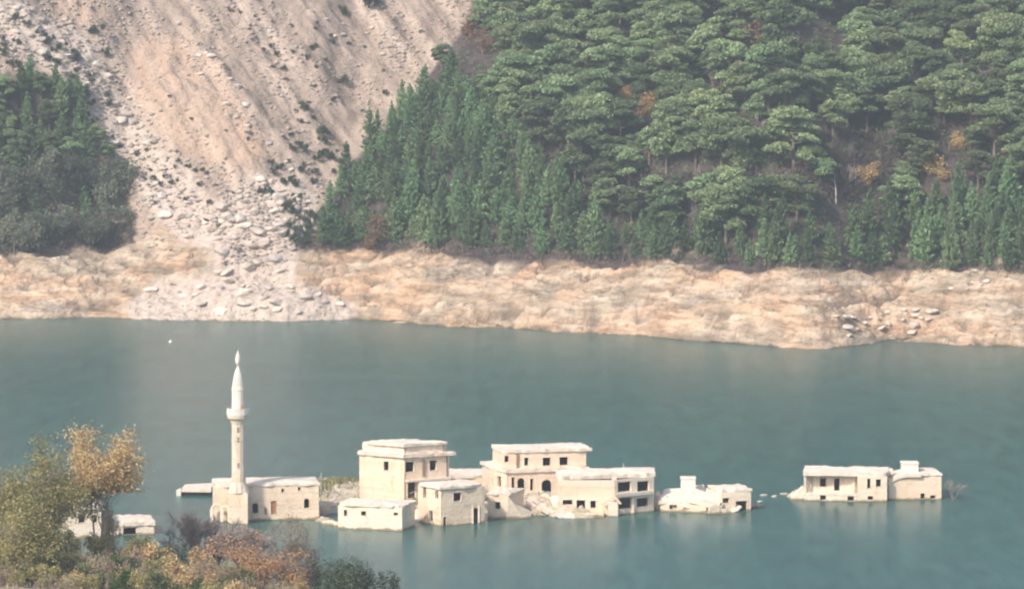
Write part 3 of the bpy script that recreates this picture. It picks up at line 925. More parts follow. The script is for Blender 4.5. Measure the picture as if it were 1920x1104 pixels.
# dead trunks
def snag(px, py, h, lab, lean=.05, mat='bark_pale'):
    r = random.Random(int(px)); p = hit(px, py)
    segs = []; q = Vector((0, 0, -.3)); d = Vector((lean, 0, 1)).normalized()
    for k in range(4):
        e = q + (d + Vector((r.gauss(0, .05), r.gauss(0, .05), 0))) * (h / 4)
        segs.append((q, e, .14 * (1 - k / 5), .14 * (1 - (k + 1) / 5)))
        if k: segs.append((e, e + Vector((r.uniform(-1.2, 1.2), r.uniform(-.5, .5), r.uniform(.2, .9))), .06, .015))
        q = e
    o = link("dead_tree", trunk_mesh("dead_tree", segs), None, M[mat]); o.location = p
    tag(o, lab, "tree")
snag(1568, 385, 5.2, "bleached white dead trunk standing in the bare brush", -.08)
snag(1352, 235, 4.2, "slim pale trunk standing in the dark gap of the middle pines")
snag(1432, 120, 6.0, "grey bare trunk under the reddish crown high in the forest", .02, 'bark_grey')
snag(1696, 265, 4.0, "forked grey trunk above the right end of the brush", .12, 'bark_grey')

# bare brush and undergrowth: nobody could count the stems
def undergrowth(name, poly, n, seed, mat, h=1.6, dense=26):
    r = random.Random(seed); g = np.random.RandomState(seed)
    C, A = [], []
    for px, py in scatter_px(poly, n, r, 0):
        p = hit(px, py)
        m_ = dense
        P = np.array(p)[None] + g.normal(scale=(.55, .55, 0), size=(m_, 3)); P[:, 2] += g.uniform(.1, h, m_) * r.uniform(.5, 1.1)
        C.append(P); a = g.normal(scale=.5, size=(m_, 3)); a[:, 2] += 1; A.append(a)
    C, A = np.concatenate(C), np.concatenate(A)
    V, Q = leaf_quads(C, .8, .15, g, A, .4)
    o = link(name, np_mesh(name, V, Q, g.rand(len(Q))), None, M[mat])
    return tag(o, kind='stuff')
undergrowth("brushwood", BRUSH, 560, 1, 'twig', 1.7)
undergrowth("undergrowth", FOREST, 1300, 2, 'twig', 1.3, 16)
undergrowth("ground_cover", FOREST, 2300, 3, 'young', 1.3, 16)
undergrowth("dry_scrub", [(0, 482), (60, 474), (250, 462), (250, 440), (200, 420), (0, 470)], 160, 4, 'twig', 1.3)
undergrowth("bank_scrub", [(560, 470), (700, 472), (900, 482), (1000, 490), (1200, 498), (1920, 516), (1920, 505), (1200, 486), (850, 468), (560, 455)], 320, 6, 'twig', .9, 14)

# the wood goes on beyond the picture
def distant_wood(n=420):
    r = random.Random(9); g = np.random.RandomState(9)
    C, A = [], []
    for _ in range(n * 6):
        if len(C) >= n: break
        x, y = r.uniform(-190, 190), r.uniform(728, 960)
        z = float(interp_grid(np.array(x), np.array(y)))
        px, py = project(x, y, z)
        if -40 < px < 1960 and py > -60: continue
        if y < float(shore_y(x) + top_t(x)) + 2: continue
        if px < 700 and -40 < px and py > -400: continue
        m_ = 130; hh = r.uniform(5, 8)
        q = g.uniform(.15, 1, m_); a = g.uniform(0, 6.28, m_); rr = hh * .27 * (1.05 - q) ** .7 * g.uniform(.5, 1.1, m_)
        C.append(np.stack([x + rr * np.cos(a), y + rr * np.sin(a), z + q * hh], -1))
        A.append(np.repeat(np.array([[0, 0, 1.0]]), m_, 0))
    C, A = np.concatenate(C), np.concatenate(A)
    V, Q = leaf_quads(C, 1.1, .6, g, A, .7)
    return tag(link("distant_wood", np_mesh("distant_wood", V, Q, g.rand(len(Q))), None, M['young']), kind='stuff')
distant_wood()

# ------------------------------------------------------------------ the drowned village
# low islet of silt and rubble the houses stand in
BLOBS = [(690, 925, 9, 8, 1.3), (620, 915, 5, 6, .8), (790, 945, 7, 6, 1.2), (900, 915, 8, 8, 1.5), (1010, 945, 6, 5, 1.3), (960, 960, 3.5, 3, .9), (1110, 945, 6, 6, 1.0),
         (1080, 966, 3.5, 2, .8), (1180, 940, 4, 6, .6), (1300, 945, 6, 4, .7), (1500, 930, 1.8, 1.5, .7), (880, 960, 3, 4, .6), (620, 955, 3, 4, .6), (610, 975, 2, 2, .4), (1020, 962, 3.6, 1.6, .8), (1240, 950, 3, 2.5, .6), (1345, 950, 2.5, 2, .6), (760, 968, 2, 2, .55), (1000, 925, 5, 4, 1.2)]
BL = [(on_z(px, py).x, on_z(px, py).y, rx, ry, h) for px, py, rx, ry, h in BLOBS]
def islet_z(x, y):
    z = -.9
    a = 0
    for bx, by, rx, ry, h in BL:
        a = np.maximum(a, (h + .9) * np.exp(-(((x - bx) / rx) ** 2 + ((y - by) / ry) ** 2) ** 1.3))
    return z + a + .35 * fbm(x * .5, y * .5, 131, 4)
ix = np.arange(-28, 40, .3); iy = np.arange(492, 540, .35)
IX, IY = np.meshgrid(ix, iy); IZ = islet_z(IX, IY)
I = np.arange(IX.size).reshape(IX.shape)
me = np_mesh("islet_ground", np.stack([IX, IY, IZ], -1).reshape(-1, 3), np.stack([I[:-1, :-1], I[:-1, 1:], I[1:, 1:], I[1:, :-1]], -1).reshape(-1, 4))
tag(link("islet_ground", me, None, M['silt']), kind='structure')
spots = []
for _ in range(9000):
    x, y = R.uniform(-24, 34), R.uniform(495, 536)
    z = float(islet_z(np.array(x), np.array(y)))
    if -.2 < z and len(spots) < 1700:
        s = .18 + .85 * R.random() ** 3
        spots.append((x, y, z + .1 * s, s))
rubble_object("house_rubble", spots, M['stone'], 5)
g = np.random.RandomState(33); C = []
for px, py, rx, ry, n in ((640, 912, 4.0, 4.5, 900), (700, 938, 3.5, 2.5, 380), (760, 948, 2.5, 2, 220), (885, 905, 3, 3, 220), (600, 925, 1.8, 3, 250), (920, 925, 1.6, 1.6, 160)):
    c = on_z(px, py, .4)
    x = c.x + g.normal(scale=rx * .5, size=n); y = c.y + g.normal(scale=ry * .5, size=n)
    z = islet_z(x, y); k = z > .05
    C.append(np.stack([x[k], y[k], z[k] + g.uniform(.05, .35, k.sum())], -1))
C = np.concatenate(C); A = np.zeros_like(C); A[:, 2] = 1
V, Q = leaf_quads(C, .5, .16, g, A, .35)
tag(link("grass", np_mesh("grass", V, Q, g.rand(len(Q))), None, M['grass']), kind='stuff')

TH = .28
def wall_mesh(P0, P1, z0, z1, ops, zl=None, zr=None):
    """a real wall with thickness and cut openings; local origin at the house; ops in (s0, s1, za, zb, arched)"""
    mb = MB()
    d = Vector((P1.x - P0.x, P1.y - P0.y, 0)); L = d.length; d.normalize()
    nrm = Vector((d.y, -d.x, 0))        # outward (towards the front for left-to-right walls)
    pt = lambda s, z, o: (P0.x + d.x * s - nrm.x * o, P0.y + d.y * s - nrm.y * o, z)
    ss = sorted({0, L, *[min(max(o[k], .02), L - .02) for o in ops for k in (0, 1)]})
    zs = sorted({z0, z1, *[min(max(o[k], z0 + .02), z1 - .02) for o in ops for k in (2, 3)]})
    def solid(i, j):
        if i < 0 or j < 0 or i >= len(ss) - 1 or j >= len(zs) - 1: return False
        s, z = (ss[i] + ss[i + 1]) / 2, (zs[j] + zs[j + 1]) / 2
        return not any(o[0] < s < o[1] and o[2] < z < o[3] for o in ops)
    def zz(s, z):                        # sloping broken top
        if zl is None or z < z1 - 1e-6: return z
        return zl + (zr - zl) * s / L
    for i in range(len(ss) - 1):
        for j in range(len(zs) - 1):
            if not solid(i, j): continue
            a, b, c, e = ss[i], ss[i + 1], zs[j], zs[j + 1]
            mb.face([pt(a, c, 0), pt(b, c, 0), pt(b, zz(b, e), 0), pt(a, zz(a, e), 0)])
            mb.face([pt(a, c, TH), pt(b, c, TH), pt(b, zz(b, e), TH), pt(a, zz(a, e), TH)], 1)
            if not solid(i - 1, j): mb.face([pt(a, c, 0), pt(a, c, TH), pt(a, zz(a, e), TH), pt(a, zz(a, e), 0)])
            if not solid(i + 1, j): mb.face([pt(b, c, 0), pt(b, c, TH), pt(b, zz(b, e), TH), pt(b, zz(b, e), 0)])
            if not solid(i, j - 1): mb.face([pt(a, c, 0), pt(b, c, 0), pt(b, c, TH), pt(a, c, TH)])
            if not solid(i, j + 1): mb.face([pt(a, zz(a, e), 0), pt(b, zz(b, e), 0), pt(b, zz(b, e), TH), pt(a, zz(a, e), TH)])
    for o in ops:
        if len(o) > 4 and o[4]:          # arch: fill the upper corners
            w_ = (o[1] - o[0]) / 2; c = (o[0] + o[1]) / 2; zt = o[3]; hh = min(w_, (o[3] - o[2]) * .5)
            for sg in (-1, 1):
                arc = [(c + sg * w_ * math.cos(a), zt - hh + hh * math.sin(a)) for a in np.linspace(0, math.pi / 2, 5)]
                poly = [(c + sg * (w_ + .004), zt - .003)] + arc
                f = [pt(s, z, .004) for s, z in poly]; b = [pt(s, z, TH - .004) for s, z in poly]
                mb.face(f); mb.face(b)
                for k in range(len(poly)):
                    k2 = (k + 1) % len(poly); mb.face([f[k], f[k2], b[k2], b[k]])
    return mb, pt, L

def face_sz(P0, P1, px, py):
    """pixel -> (distance along the wall, height) on the wall from P0 to P1"""
    dr = ray(px, py); k = dr.x / dr.y
    ex, ey = P1.x - P0.x, P1.y - P0.y
    q = (k * P0.y - P0.x) / (ex - k * ey)
    Y = P0.y + q * ey
    return q * math.hypot(ex, ey), z_of(Y, py)

class House:
    def __init__(s, name, label, front, zb=0.0, depth=7.0, cat="house", foot=-1.2):
        s.P = [on_z(px, py, zb) for px, py in front]
        if len(s.P) == 2:
            d = (s.P[1] - s.P[0]); n = Vector((-d.y, d.x, 0)).normalized()
            s.F = s.P + [s.P[1] + n * depth, s.P[0] + n * depth]
        else:
            s.F = s.P + [s.P[0] + s.P[2] - s.P[1]]
        c = sum(s.F, Vector()) / len(s.F)
        s.root = thing(name, label, cat, (c.x, c.y, 0))
        s.c = Vector((c.x, c.y, 0)); s.foot = foot; s.zb = zb
        s.nf = len(s.P) - 1
    def loc(s, p): return Vector((p.x - s.c.x, p.y - s.c.y, p.z))
    def walls(s, ztop, ops, z0=None, mat='wall', F=None, back=True, slope=None, surround=True):
        """ops: list of (face, px, py, w, h, arched) in photo pixels"""
        F = F or s.F
        z0 = s.foot if z0 is None else z0
        for i in range(len(F)):
            a, b = F[i], F[(i + 1) % len(F)]
            # butt the walls: side walls start inside the front and back walls
            d = (b - a).normalized()
            A, B = (a, b) if i % 2 == 0 else (a + d * (TH + .003), b - d * (TH + .003))
            o = []
            for f, px, py, w_, h_, *ar in ops:
                if f != i: continue
                s0, zt = face_sz(a, b, px - w_ / 2, py - h_ / 2); s1, zl = face_sz(a, b, px + w_ / 2, py + h_ / 2)
                off = (A - a).length
                o.append((s0 - off, s1 - off, zl, zt, bool(ar and ar[0])))
            zl_, zr_ = (None, None)
            if slope and i in slope: zl_, zr_ = slope[i]
            la, lb = s.loc(A), s.loc(B)
            top = max(ztop, zl_ or ztop, zr_ or ztop) if slope and i in slope else ztop
            mb, pt, L = wall_mesh(la, lb, z0, top, o, zl_, zr_)
            w_ob = mb.build("wall", M[mat], s.root); w_ob.data.materials.append(M['mud'])  # inner faces carry the painted room shade
            if surround:
                for q in o:              # thin raised surround of each opening
                    s.window(pt, q)
    def window(s, pt, q):
        mb = MB()
        s0, s1, za, zb, ar = q
        f, o, i_ = .07, -.03, .10
        def bar(a, b, c, e):
            p = [pt(a, c, o), pt(b, c, o), pt(b, c, i_), pt(a, c, i_)]
            mb.prism([(x, y) for x, y, z in p], c, e)
        bar(s0 - f, s1 + f, za - f, za - .004)
        if not ar: bar(s0 - f, s1 + f, zb + .004, zb + f)
        bar(s0 - f, s0 - .004, za, zb); bar(s1 + .004, s1 + f, za, zb)
        mb.build("window", M['wall_pale'], s.root)
    def roof(s, z, t, over=.25, camber=0.0, F=None, name="roof", mat='roof', extra=None, jit=.09, bite=()):
        F = F or s.F
        c = sum(F, Vector()) / len(F)
        n = len(F); r = random.Random(len(s.root.name) + int(c.x * 7))
        out = []
        for i, p in enumerate(F):
            e1 = (F[(i + 1) % n] - p).normalized(); e0 = (p - F[i - 1]).normalized()
            q = p + (e0 - e1).normalized() * 0
            q = p - e1 * over + e0 * over
            if extra and i in extra: q = q + Vector((*extra[i], 0))
            out.append(q)
        # ragged rim: subdivide the edges and wear them
        rim = []
        for i in range(n):
            a, b = out[i], out[(i + 1) % n]
            L = (b - a).length; k = max(2, int(L / .55))
            for j in range(k):
                q = a.lerp(b, j / k)
                for ci, bs in bite:
                    dd = (q - out[ci]).length
                    if dd < bs:
                        cen = sum(F, Vector()) / n
                        q = q + (cen - q).normalized() * (bs - dd) * r.uniform(.35, 1.0) * .8
                rim.append(q + Vector((r.uniform(-jit, jit), r.uniform(-jit, jit), 0)))
        mb = MB(); m_ = len(rim); lo = [s.loc(Vector((p.x, p.y, z + r.uniform(-.03, .03) * (jit > 0)))) for p in rim]
        hi = [s.loc(Vector((p.x, p.y, z + t + r.uniform(-.10, .07)))) for p in rim]
        inr = [s.loc(Vector((c.x + (p.x - c.x) * .5, c.y + (p.y - c.y) * .5, z + t + camber * .75 + r.uniform(-.04, .04)))) for p in rim]
        cc = s.loc(Vector((c.x, c.y, z + t + camber)))
        lc = s.loc(Vector((c.x, c.y, z)))
        for k in range(m_):
            k2 = (k + 1) % m_
            mb.face([lo[k], lo[k2], hi[k2], hi[k]]); mb.face([hi[k], hi[k2], inr[k2], inr[k]])
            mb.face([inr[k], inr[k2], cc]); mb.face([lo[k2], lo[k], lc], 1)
        ro = mb.build(name, M[mat], s.root); ro.data.materials.append(M['mud'])  # underside carries the painted room shade
        return ro
    def box_on(s, name, mat, px0, px1, py0, py1, Y, depth, jit=.0):
        """a block whose front face covers these photo pixels at distance Y"""
        a, b = at_y(px0, py1, Y), at_y(px1, py0, Y)
        mb = MB(); a_, b_ = s.loc(a), s.loc(b)
        mb.box(a_.x, b_.x, a_.y, a_.y + depth, a_.z, b_.z)
        o = mb.build(name, M[mat], s.root)
        return o

# --- mosque
m = House("mosque", "long cream mosque hall at the foot of the minaret", [(407, 977), (598, 973)], 0, 5.6, "mosque")
zt = z_of(m.P[0].y, 913)
m.walls(zt, [(0, 478.6, 952, 11, 19, 1), (0, 513, 951, 10, 25), (0, 575, 943, 10, 18, 1), (0, 530, 919, 5, 7), (0, 561, 916, 5, 7)])
m.roof(zt, .26, .14, .25, bite=((0, 1.0),))
def panel(h, name, mat, px0, px1, py0, py1, face=0, off=.12, t=.06):
    a, b = h.F[face], h.F[face + 1]
    s0, z1 = face_sz(a, b, px0, py0); s1, z0 = face_sz(a, b, px1, py1)
    d = (b - a).normalized(); n_ = Vector((-d.y, d.x, 0))
    A, B = h.loc(a + d * s0 + n_ * off), h.loc(a + d * s1 + n_ * off)
    mb = MB(); mb.prism([(A.x, A.y), (B.x, B.y), (B.x + n_.x * t, B.y + n_.y * t), (A.x + n_.x * t, A.y + n_.y * t)], min(z0, z1), max(z0, z1))
    return mb.build(name, M[mat], h.root)
o = panel(m, "door", 'rust', 508.5, 517.5, 939, 963)
o["label"] = "rust brown wooden door"
panel(m, "shutter", 'rust', 496, 500, 951, 963, 0, -.05)
# porch arches at the left of the hall
mb = MB()
Yp = m.P[0].y - 1.0
for x0, x1 in ((394, 400), (413, 419), (427, 431)):
    a, b = at_y(x0, 983, Yp), at_y(x1, 983, Yp); la, lb = m.loc(a), m.loc(b)
    mb.box(la.x, lb.x, la.y, la.y + .4, -.8, z_of(Yp, 955))
for x0, x1 in ((397, 416), (416, 429)):
    cxp = (x0 + x1) / 2; rp = (x1 - x0) / 2
    pts = [at_y(cxp + rp * math.cos(a), 955 - rp * math.sin(a) * .9, Yp) for a in np.linspace(0, math.pi, 8)]
    for p, q in zip(pts[:-1], pts[1:]):
        mb.tube(m.loc(p) + Vector((0, .2, 0)), m.loc(q) + Vector((0, .2, 0)), .17, .17, 6)
mb.build("porch_arch", M['wall_pale'], m.root)

# --- minaret
mp = on_z(447, 982)
mt = thing("minaret", "tall slender white minaret beside the cream mosque hall", "minaret", (mp.x, mp.y + .9, 0))
Ym = mp.y + .9
def zpm(py): return z_of(Ym, py)
k = 1.1 * (Ym * cp + H * sp_) / F                       # metres per photo pixel at the minaret
mb = MB()
bz = zpm(905)
w0, w1 = 16 * k, 13.4 * k
mb.prism([(-w0, -w0), (w0, -w0), (w0, w0), (-w0, w0)], -1.2, bz - 1.0)
mb.build("base", M['wall'], mt)
mb = MB()
oct_ = lambda r, n=10: [(r * math.cos(2 * math.pi * (i + .5) / n), r * math.sin(2 * math.pi * (i + .5) / n)) for i in range(n)]
mb.lathe([(w0 * 1.18, bz - 1.0), (w0 * 1.02, bz - .55), (w1, bz)], 12)
mb.build("transition", M['minaret'], mt)
mb = MB(); mb.lathe([(12.2 * k, bz), (11.8 * k, zpm(850)), (11.6 * k, zpm(792))], 12)
sh = mb.build("shaft", M['minaret'], mt)
for py in (803, 822, 870):
    mb = MB(); mb.box(-.09, .09, -12.0 * k - .02, -11 * k + .15, zpm(py + 5), zpm(py - 4))
    mb.build("slit_window", M['pipe'], sh)
mb = MB(); mb.lathe([(12.3 * k, zpm(826)), (12.3 * k, zpm(822.5))], 12); mb.build("ring", M['minaret'], mt)
mb = MB()
mb.lathe([(11.7 * k, zpm(795)), (14 * k, zpm(788)), (18.5 * k, zpm(783)), (19.2 * k, zpm(779)), (19.2 * k, zpm(777))], 16)
bal = mb.build("balcony", M['minaret'], mt)
mb = MB()
mb.lathe([(19.8 * k, zpm(777)), (19.8 * k, zpm(765)), (18.2 * k, zpm(765)), (18.2 * k, zpm(776))], 16)
mb.build("railing", M['white'], bal)
mb = MB()
mb.lathe([(11.4 * k, zpm(777)), (11.0 * k, zpm(745)), (10.9 * k, zpm(732)), (11.6 * k, zpm(731)), (11.6 * k, zpm(728.5))], 14)
up = mb.build("upper_shaft", M['white'], mt)
mb = MB()
mb.box(5.0 * k, 9.5 * k, -11.2 * k, -8.0 * k, zpm(771), zpm(756)); mb.build("door", M['pipe'], up)
mb = MB()
mb.lathe([(10.8 * k, zpm(728.5)), (9.4 * k, zpm(716)), (7.0 * k, zpm(702)), (4.4 * k, zpm(693)), (2.0 * k, zpm(688))], 14)
mb.build("spire", M['white'], mt)
mb = MB()
mb.lathe([(1.6 * k, zpm(688)), (1.6 * k, zpm(685)), (4.2 * k, zpm(680)), (5.0 * k, zpm(674)), (3.8 * k, zpm(667)), (1.8 * k, zpm(662)), (.5 * k, zpm(656))], 10)
mb.build("finial", M['white'], mt)

# --- two-storey house with parapet
a = House("house", "two storey cream house with parapet roof behind the low front house", [(674, 940), (758, 947), (842, 941)], .4, foot=-1.0)
zr = z_of(a.P[1].y, 858); zm = z_of(a.P[1].y, 901)
a.walls(zr, [(0, 724, 873, 9, 18), (0, 750, 886, .1, .1), (1, 768, 875, 17, 18), (1, 812, 872, 13, 18), (1, 772, 918, 15, 30)])
a.roof(zr, .42, .30, .05, bite=((0, .7),), extra={2: (.35, 0)})
F2 = [p.lerp(sum(a.F, Vector()) / 4, .07) for p in a.F]
a.walls(zr + 1.22, [], z0=zr + .43, F=F2, mat='wall_pale')
a.roof(zr + 1.225, .30, .30, .05, bite=((0, 1.3), (2, .9)), F=F2, name="parapet_coping")
d1 = (a.F[2] - a.F[1]).normalized(); n1 = Vector((d1.y, -d1.x, 0))
def slab(h, name, a_, b_, n_, out, z0, z1, mat='roof', inn=-.004):
    mb = MB()
    A, B = h.loc(a_), h.loc(b_)
    mb.prism([(A.x + n_.x * out, A.y + n_.y * out), (B.x + n_.x * out, B.y + n_.y * out), (B.x - n_.x * inn, B.y - n_.y * inn), (A.x - n_.x * inn, A.y - n_.y * inn)], z0, z1)
    return mb.build(name, M[mat], h.root)
slab(a, "balcony", a.F[1] + d1 * .1, a.F[2] - d1 * .1, n1, .75, zm - .1, zm + .12)
panel(a, "pipe", 'pipe', 791.5, 796, 862, 892, 1, -.16, .12)

# --- low front house
e = House("house", "low sunken house with three tiny windows nearest the water", [(634, 990), (754, 995)], 0, 4.6)
ze = z_of(e.P[0].y, 947)
e.walls(ze, [(0, 647.5, 961, 6, 12), (0, 681.5, 962, 9, 9), (0, 742, 963, 8, 6)], mat='wall_pale')
e.roof(ze, .22, .12, .12, mat='roof', jit=.12, bite=((1, 1.2), (0, .8)))

# --- corner house
f = House("house", "square corner house with one big window and dark slots at the waterline", [(784, 977), (827, 986), (909, 980)], 0)
zf = z_of(f.P[1].y, 917)
f.walls(zf, [(1, 857.7, 931, 15, 15), (1, 892, 967, 14, 30), (0, 796, 923, 6, 20), (0, 819, 927, 6, 17), (0, 808, 967, 7, 22), (1, 834, 978, 6, 18)])
f.roof(zf, .28, .22, .15, bite=((2, 1.6), (0, .8)))
mb = MB()
pm = f.F[1].lerp(f.F[2], .80)
for q in (.72, .86):
    pm = f.loc(f.F[1].lerp(f.F[2], q)); mb = MB(); mb.box(pm.x - .1, pm.x + .1, pm.y - .06, pm.y + .14, -1, z_of(f.P[1].y, 952))
    mb.build("pillar", M['wall_pale'], f.root)

# --- small gabled ruin beside the corner house
gq = House("ruined_house", "small broken house with one window and a wall sloping into the water", [(914, 971), (953, 973)], 0, 5.0)
zg = z_of(gq.P[0].y, 927)
gq.walls(zg, [(0, 933, 947, 10, 14)])
gq.roof(zg, .2, .1, .25, jit=.14, bite=((1, 1.2),))
mb = MB()
p0, p1 = gq.loc(gq.P[1]), gq.loc(on_z(996, 971))
zz0, zz1 = z_of(gq.P[1].y, 930), z_of(gq.P[1].y, 966)
mb.face([(p0.x, p0.y + .02, -1), (p1.x, p1.y, -1), (p1.x, p1.y, zz1), (p0.x + .9, p0.y + .02, zz0 - 1.1), (p0.x, p0.y + .02, zz0)])
mb.face([(p0.x, p0.y + 2.4, -1), (p1.x, p1.y + 2.4, -1), (p1.x, p1.y + 2.4, zz1), (p0.x + .9, p0.y + 2.4, zz0 - 1.0), (p0.x, p0.y + 2.4, zz0)])
for A_, B_ in (((p0.x, p0.y, zz0), (p0.x + .9, p0.y, zz0 - 1.1)), ((p0.x + .9, p0.y, zz0 - 1.1), (p1.x, p1.y, zz1)), ((p1.x, p1.y, zz1), (p1.x, p1.y, -1))):
    mb.face([A_, B_, (B_[0], B_[1] + 2.4, B_[2]), (A_[0], A_[1] + 2.4, A_[2])])
mb.build("broken_wall", M['wall_pale'], gq.root)

# --- low flat building in the gap
l = House("house", "long low flat roof in the gap between the two tall houses", [(838, 922), (914, 922)], .4, 6.0)
zl = z_of(l.P[0].y, 896)
l.walls(zl, [(0, 858, 908, 10, 8)])
l.roof(zl, .35, .2, .08, bite=((1, 1.5),))

# --- big two-storey house in the middle
b = House("house", "tall two storey cream house with an arched doorway and a terrace", [(914, 938), (950, 943), (1102, 938)], .3, foot=-1.0)
dB = (b.F[2] - b.F[1]).normalized(); nB = Vector((-dB.y, dB.x, 0))
zb1 = z_of(b.P[1].y, 886); zb2 = z_of(b.P[1].y, 851)
D = 6.0
p0 = b.P[1]; b.F = [b.P[1] + Vector((-2.1, 2.2, 0)), b.P[1], b.P[2], b.P[2] + nB * D]
b.F[0] = on_z(922, 938, .3) + Vector((0, 1.0, 0)); b.F.append(b.F[0] + nB * D * .8)
b.walls(zb1, [(0, 936, 902, 7, 22), (0, 922, 903, 6, 18), (1, 977, 911, 14, 30, 1), (1, 1025, 912, 19, 26, 1), (1, 962, 906, 6, 24), (1, 997, 908, 6, 22)], F=b.F)
b.roof(zb1, .38, .25, .02, F=b.F, bite=((0, 1.0),), name="terrace_slab")
q0 = at_y(943, 886, b.P[1].y + .9); q1 = at_y(1099, 886, b.P[2].y + .9)
q0.z = q1.z = 0
FU = [q0, q1, q1 + nB * 5, q0 + nB * 5]
b.walls(zb2, [(0, 950, 860, 8, 12), (0, 987, 865, 8, 15), (0, 1025, 865, 15, 15), (0, 1057, 864, 16, 15)], z0=zb1 + .38, F=FU)
b.roof(zb2, .35, .12, .14, F=FU, bite=((0, .8),), extra={1: (.55, 0), 2: (.55, 0)})
old = b.F; b.F = FU
panel(b, "pipe", 'pipe', 968, 972.5, 851, 880, 0, -.14, .1)
b.F = old

# --- wide house with open bays
c = House("house", "wide low house with open balcony bays right of the tallest house", [(1046, 966), (1152, 966)], 0, 5.5)
zc = z_of(c.P[0].y, 900)
c.walls(zc, [(0, 1064, 941, 18, 9), (0, 1089, 945, 16, 16), (0, 1112, 945, 10, 14)])
c2 = [c.P[1] + Vector((.004, 0, 0)), on_z(1226, 959), on_z(1226, 959) + Vector((0, 4.7, 0)), c.P[1] + Vector((.004, 5.5, 0))]
c.walls(zc, [(0, 1171, 912, 25, 16), (0, 1206, 911, 22, 17), (0, 1172, 943, 25, 18), (0, 1205, 941, 22, 14)], F=c2, mat='wall_pale', surround=False)
allF = [c.P[0], c2[1], c2[2], c.F[3]]
c.roof(zc + .003, .45, .15, .3, F=allF, bite=((0, 2.2),))
slab(c, "balcony", c2[0] + Vector((.2, 0, 0)), c2[1], Vector((0, -1, 0)), .5, z_of(c2[0].y, 931), z_of(c2[0].y, 925))
mb = MB()
for (x0, y0, x1, y1) in ((1128, 943, 1150, 929), (1152, 930, 1164, 944)):
    A, B = c.loc(at_y(x0, y0, c.P[0].y - .6)), c.loc(at_y(x1, y1, c.P[0].y - .6))
    mb.tube(A, B, .14, .14, 4)
mb.build("fallen_beam", M['wall_pale'], c.root)
mb = MB()
A = c.loc(on_z(1150, 967)); mb.prism([(A.x - .6, A.y - .5), (A.x + .5, A.y - .5), (A.x + .35, A.y - .1), (A.x - .4, A.y - .1)], -.8, 1.6)
mb.build("buttress", M['wall_pale'], c.root)
px_ = on_z(1186, 962); A = c.loc(px_); mb = MB(); mb.box(A.x - .16, A.x + .16, A.y - .5, A.y - .2, -1, z_of(px_.y, 931)); mb.build("pillar", M['wall_pale'], c.root)
# sill ledge along the foot
slab(c, "ledge", c.P[0], c.P[1] - Vector((1.2, 0, 0)), Vector((0, -1, 0)), 1.3, -.8, .45, 'wall')

# --- collapsed ruin with chimney block
r_ = House("ruined_house", "collapsed house with sagging roof and square chimney block", [(1238, 958), (1348, 962)], 0, 6.0)
zL, zR = z_of(r_.P[0].y, 940), z_of(r_.P[1].y, 951)
r_.walls(zL, [(0, 1262, 950, 14, 9), (0, 1330, 955, 12, 8)], slope={0: (zL, zR), 2: (zR, zL)}, mat='wall_pale', surround=False)
mb = MB()
zA, zB, zC, zD = z_of(r_.P[0].y, 934), z_of(r_.P[0].y + 3, 912), z_of(r_.P[0].y + 3, 930), zR + .15
p = [r_.loc(q) for q in r_.F]
q0, q1 = p[0].lerp(p[3], .5), p[1].lerp(p[2], .5)
qm = q0.lerp(q1, .48)
rows = [[(p[0].x - .2, p[0].y - .2, zL + .02), (p[0].lerp(p[1], .48).x, p[0].y - .3, zL + .25), (p[1].x + .2, p[1].y - .2, zR + .05)],
        [(q0.x - .2, q0.y, zA + .75), (qm.x, qm.y, zB), (q1.x + .2, q1.y, zC - .2)],
        [(p[3].x - .2, p[3].y + .2, zL + .3), (p[3].lerp(p[2], .48).x, p[3].y + .2, zL + .6), (p[2].x + .2, p[2].y + .2, zR)]]
for dz in (0, -.3):
    for j in (0, 1):
        for i in (0, 1):
            mb.face([(x, y, z + dz) for x, y, z in (rows[j][i], rows[j][i + 1], rows[j + 1][i + 1], rows[j + 1][i])])
rim = rows[0] + [rows[1][2]] + rows[2][::-1] + [rows[1][0]]
for A_, B_ in zip(rim, rim[1:] + rim[:1]): mb.face([A_, B_, (B_[0], B_[1], B_[2] - .3), (A_[0], A_[1], A_[2] - .3)])
rf = mb.build("roof", M['roof'], r_.root)
ch = r_.box_on("chimney", 'white', 1277, 1304, 897, 916, r_.P[0].y + 2.6, 1.3)
mb = MB(); A, B = r_.loc(at_y(1276, 898, r_.P[0].y + 2.5)), r_.loc(at_y(1305, 895, r_.P[0].y + 2.5))
mb.box(A.x, B.x, A.y, A.y + 1.5, A.z + .003, B.z); mb.build("cap", M['white'], ch)
s_ = House("hut", "small white block hut with a dark doorway at the village's right end", [(1352, 959), (1408, 957)], 0, 4.5, "hut")
zs_ = z_of(s_.P[0].y, 922)
s_.walls(zs_, [(0, 1390, 948, 21, 18), (0, 1361, 938, 12, 9)], mat='wall_pale')
s_.roof(zs_, .25, .1, .12, jit=.12, bite=((0, 1.6),))
mb = MB(); A, B = s_.loc(at_y(1325, 912, s_.P[0].y + 2)), s_.loc(at_y(1352, 930, s_.P[0].y + 2))
o = MB(); o.prism([(A.x, A.y), (B.x - .05, A.y), (B.x - .05, A.y + 2), (A.x, A.y + 2)], -.8, B.z, [B.z + .9, B.z, B.z, B.z + .7])
o.build("broken_wall", M['wall_pale'], s_.root)

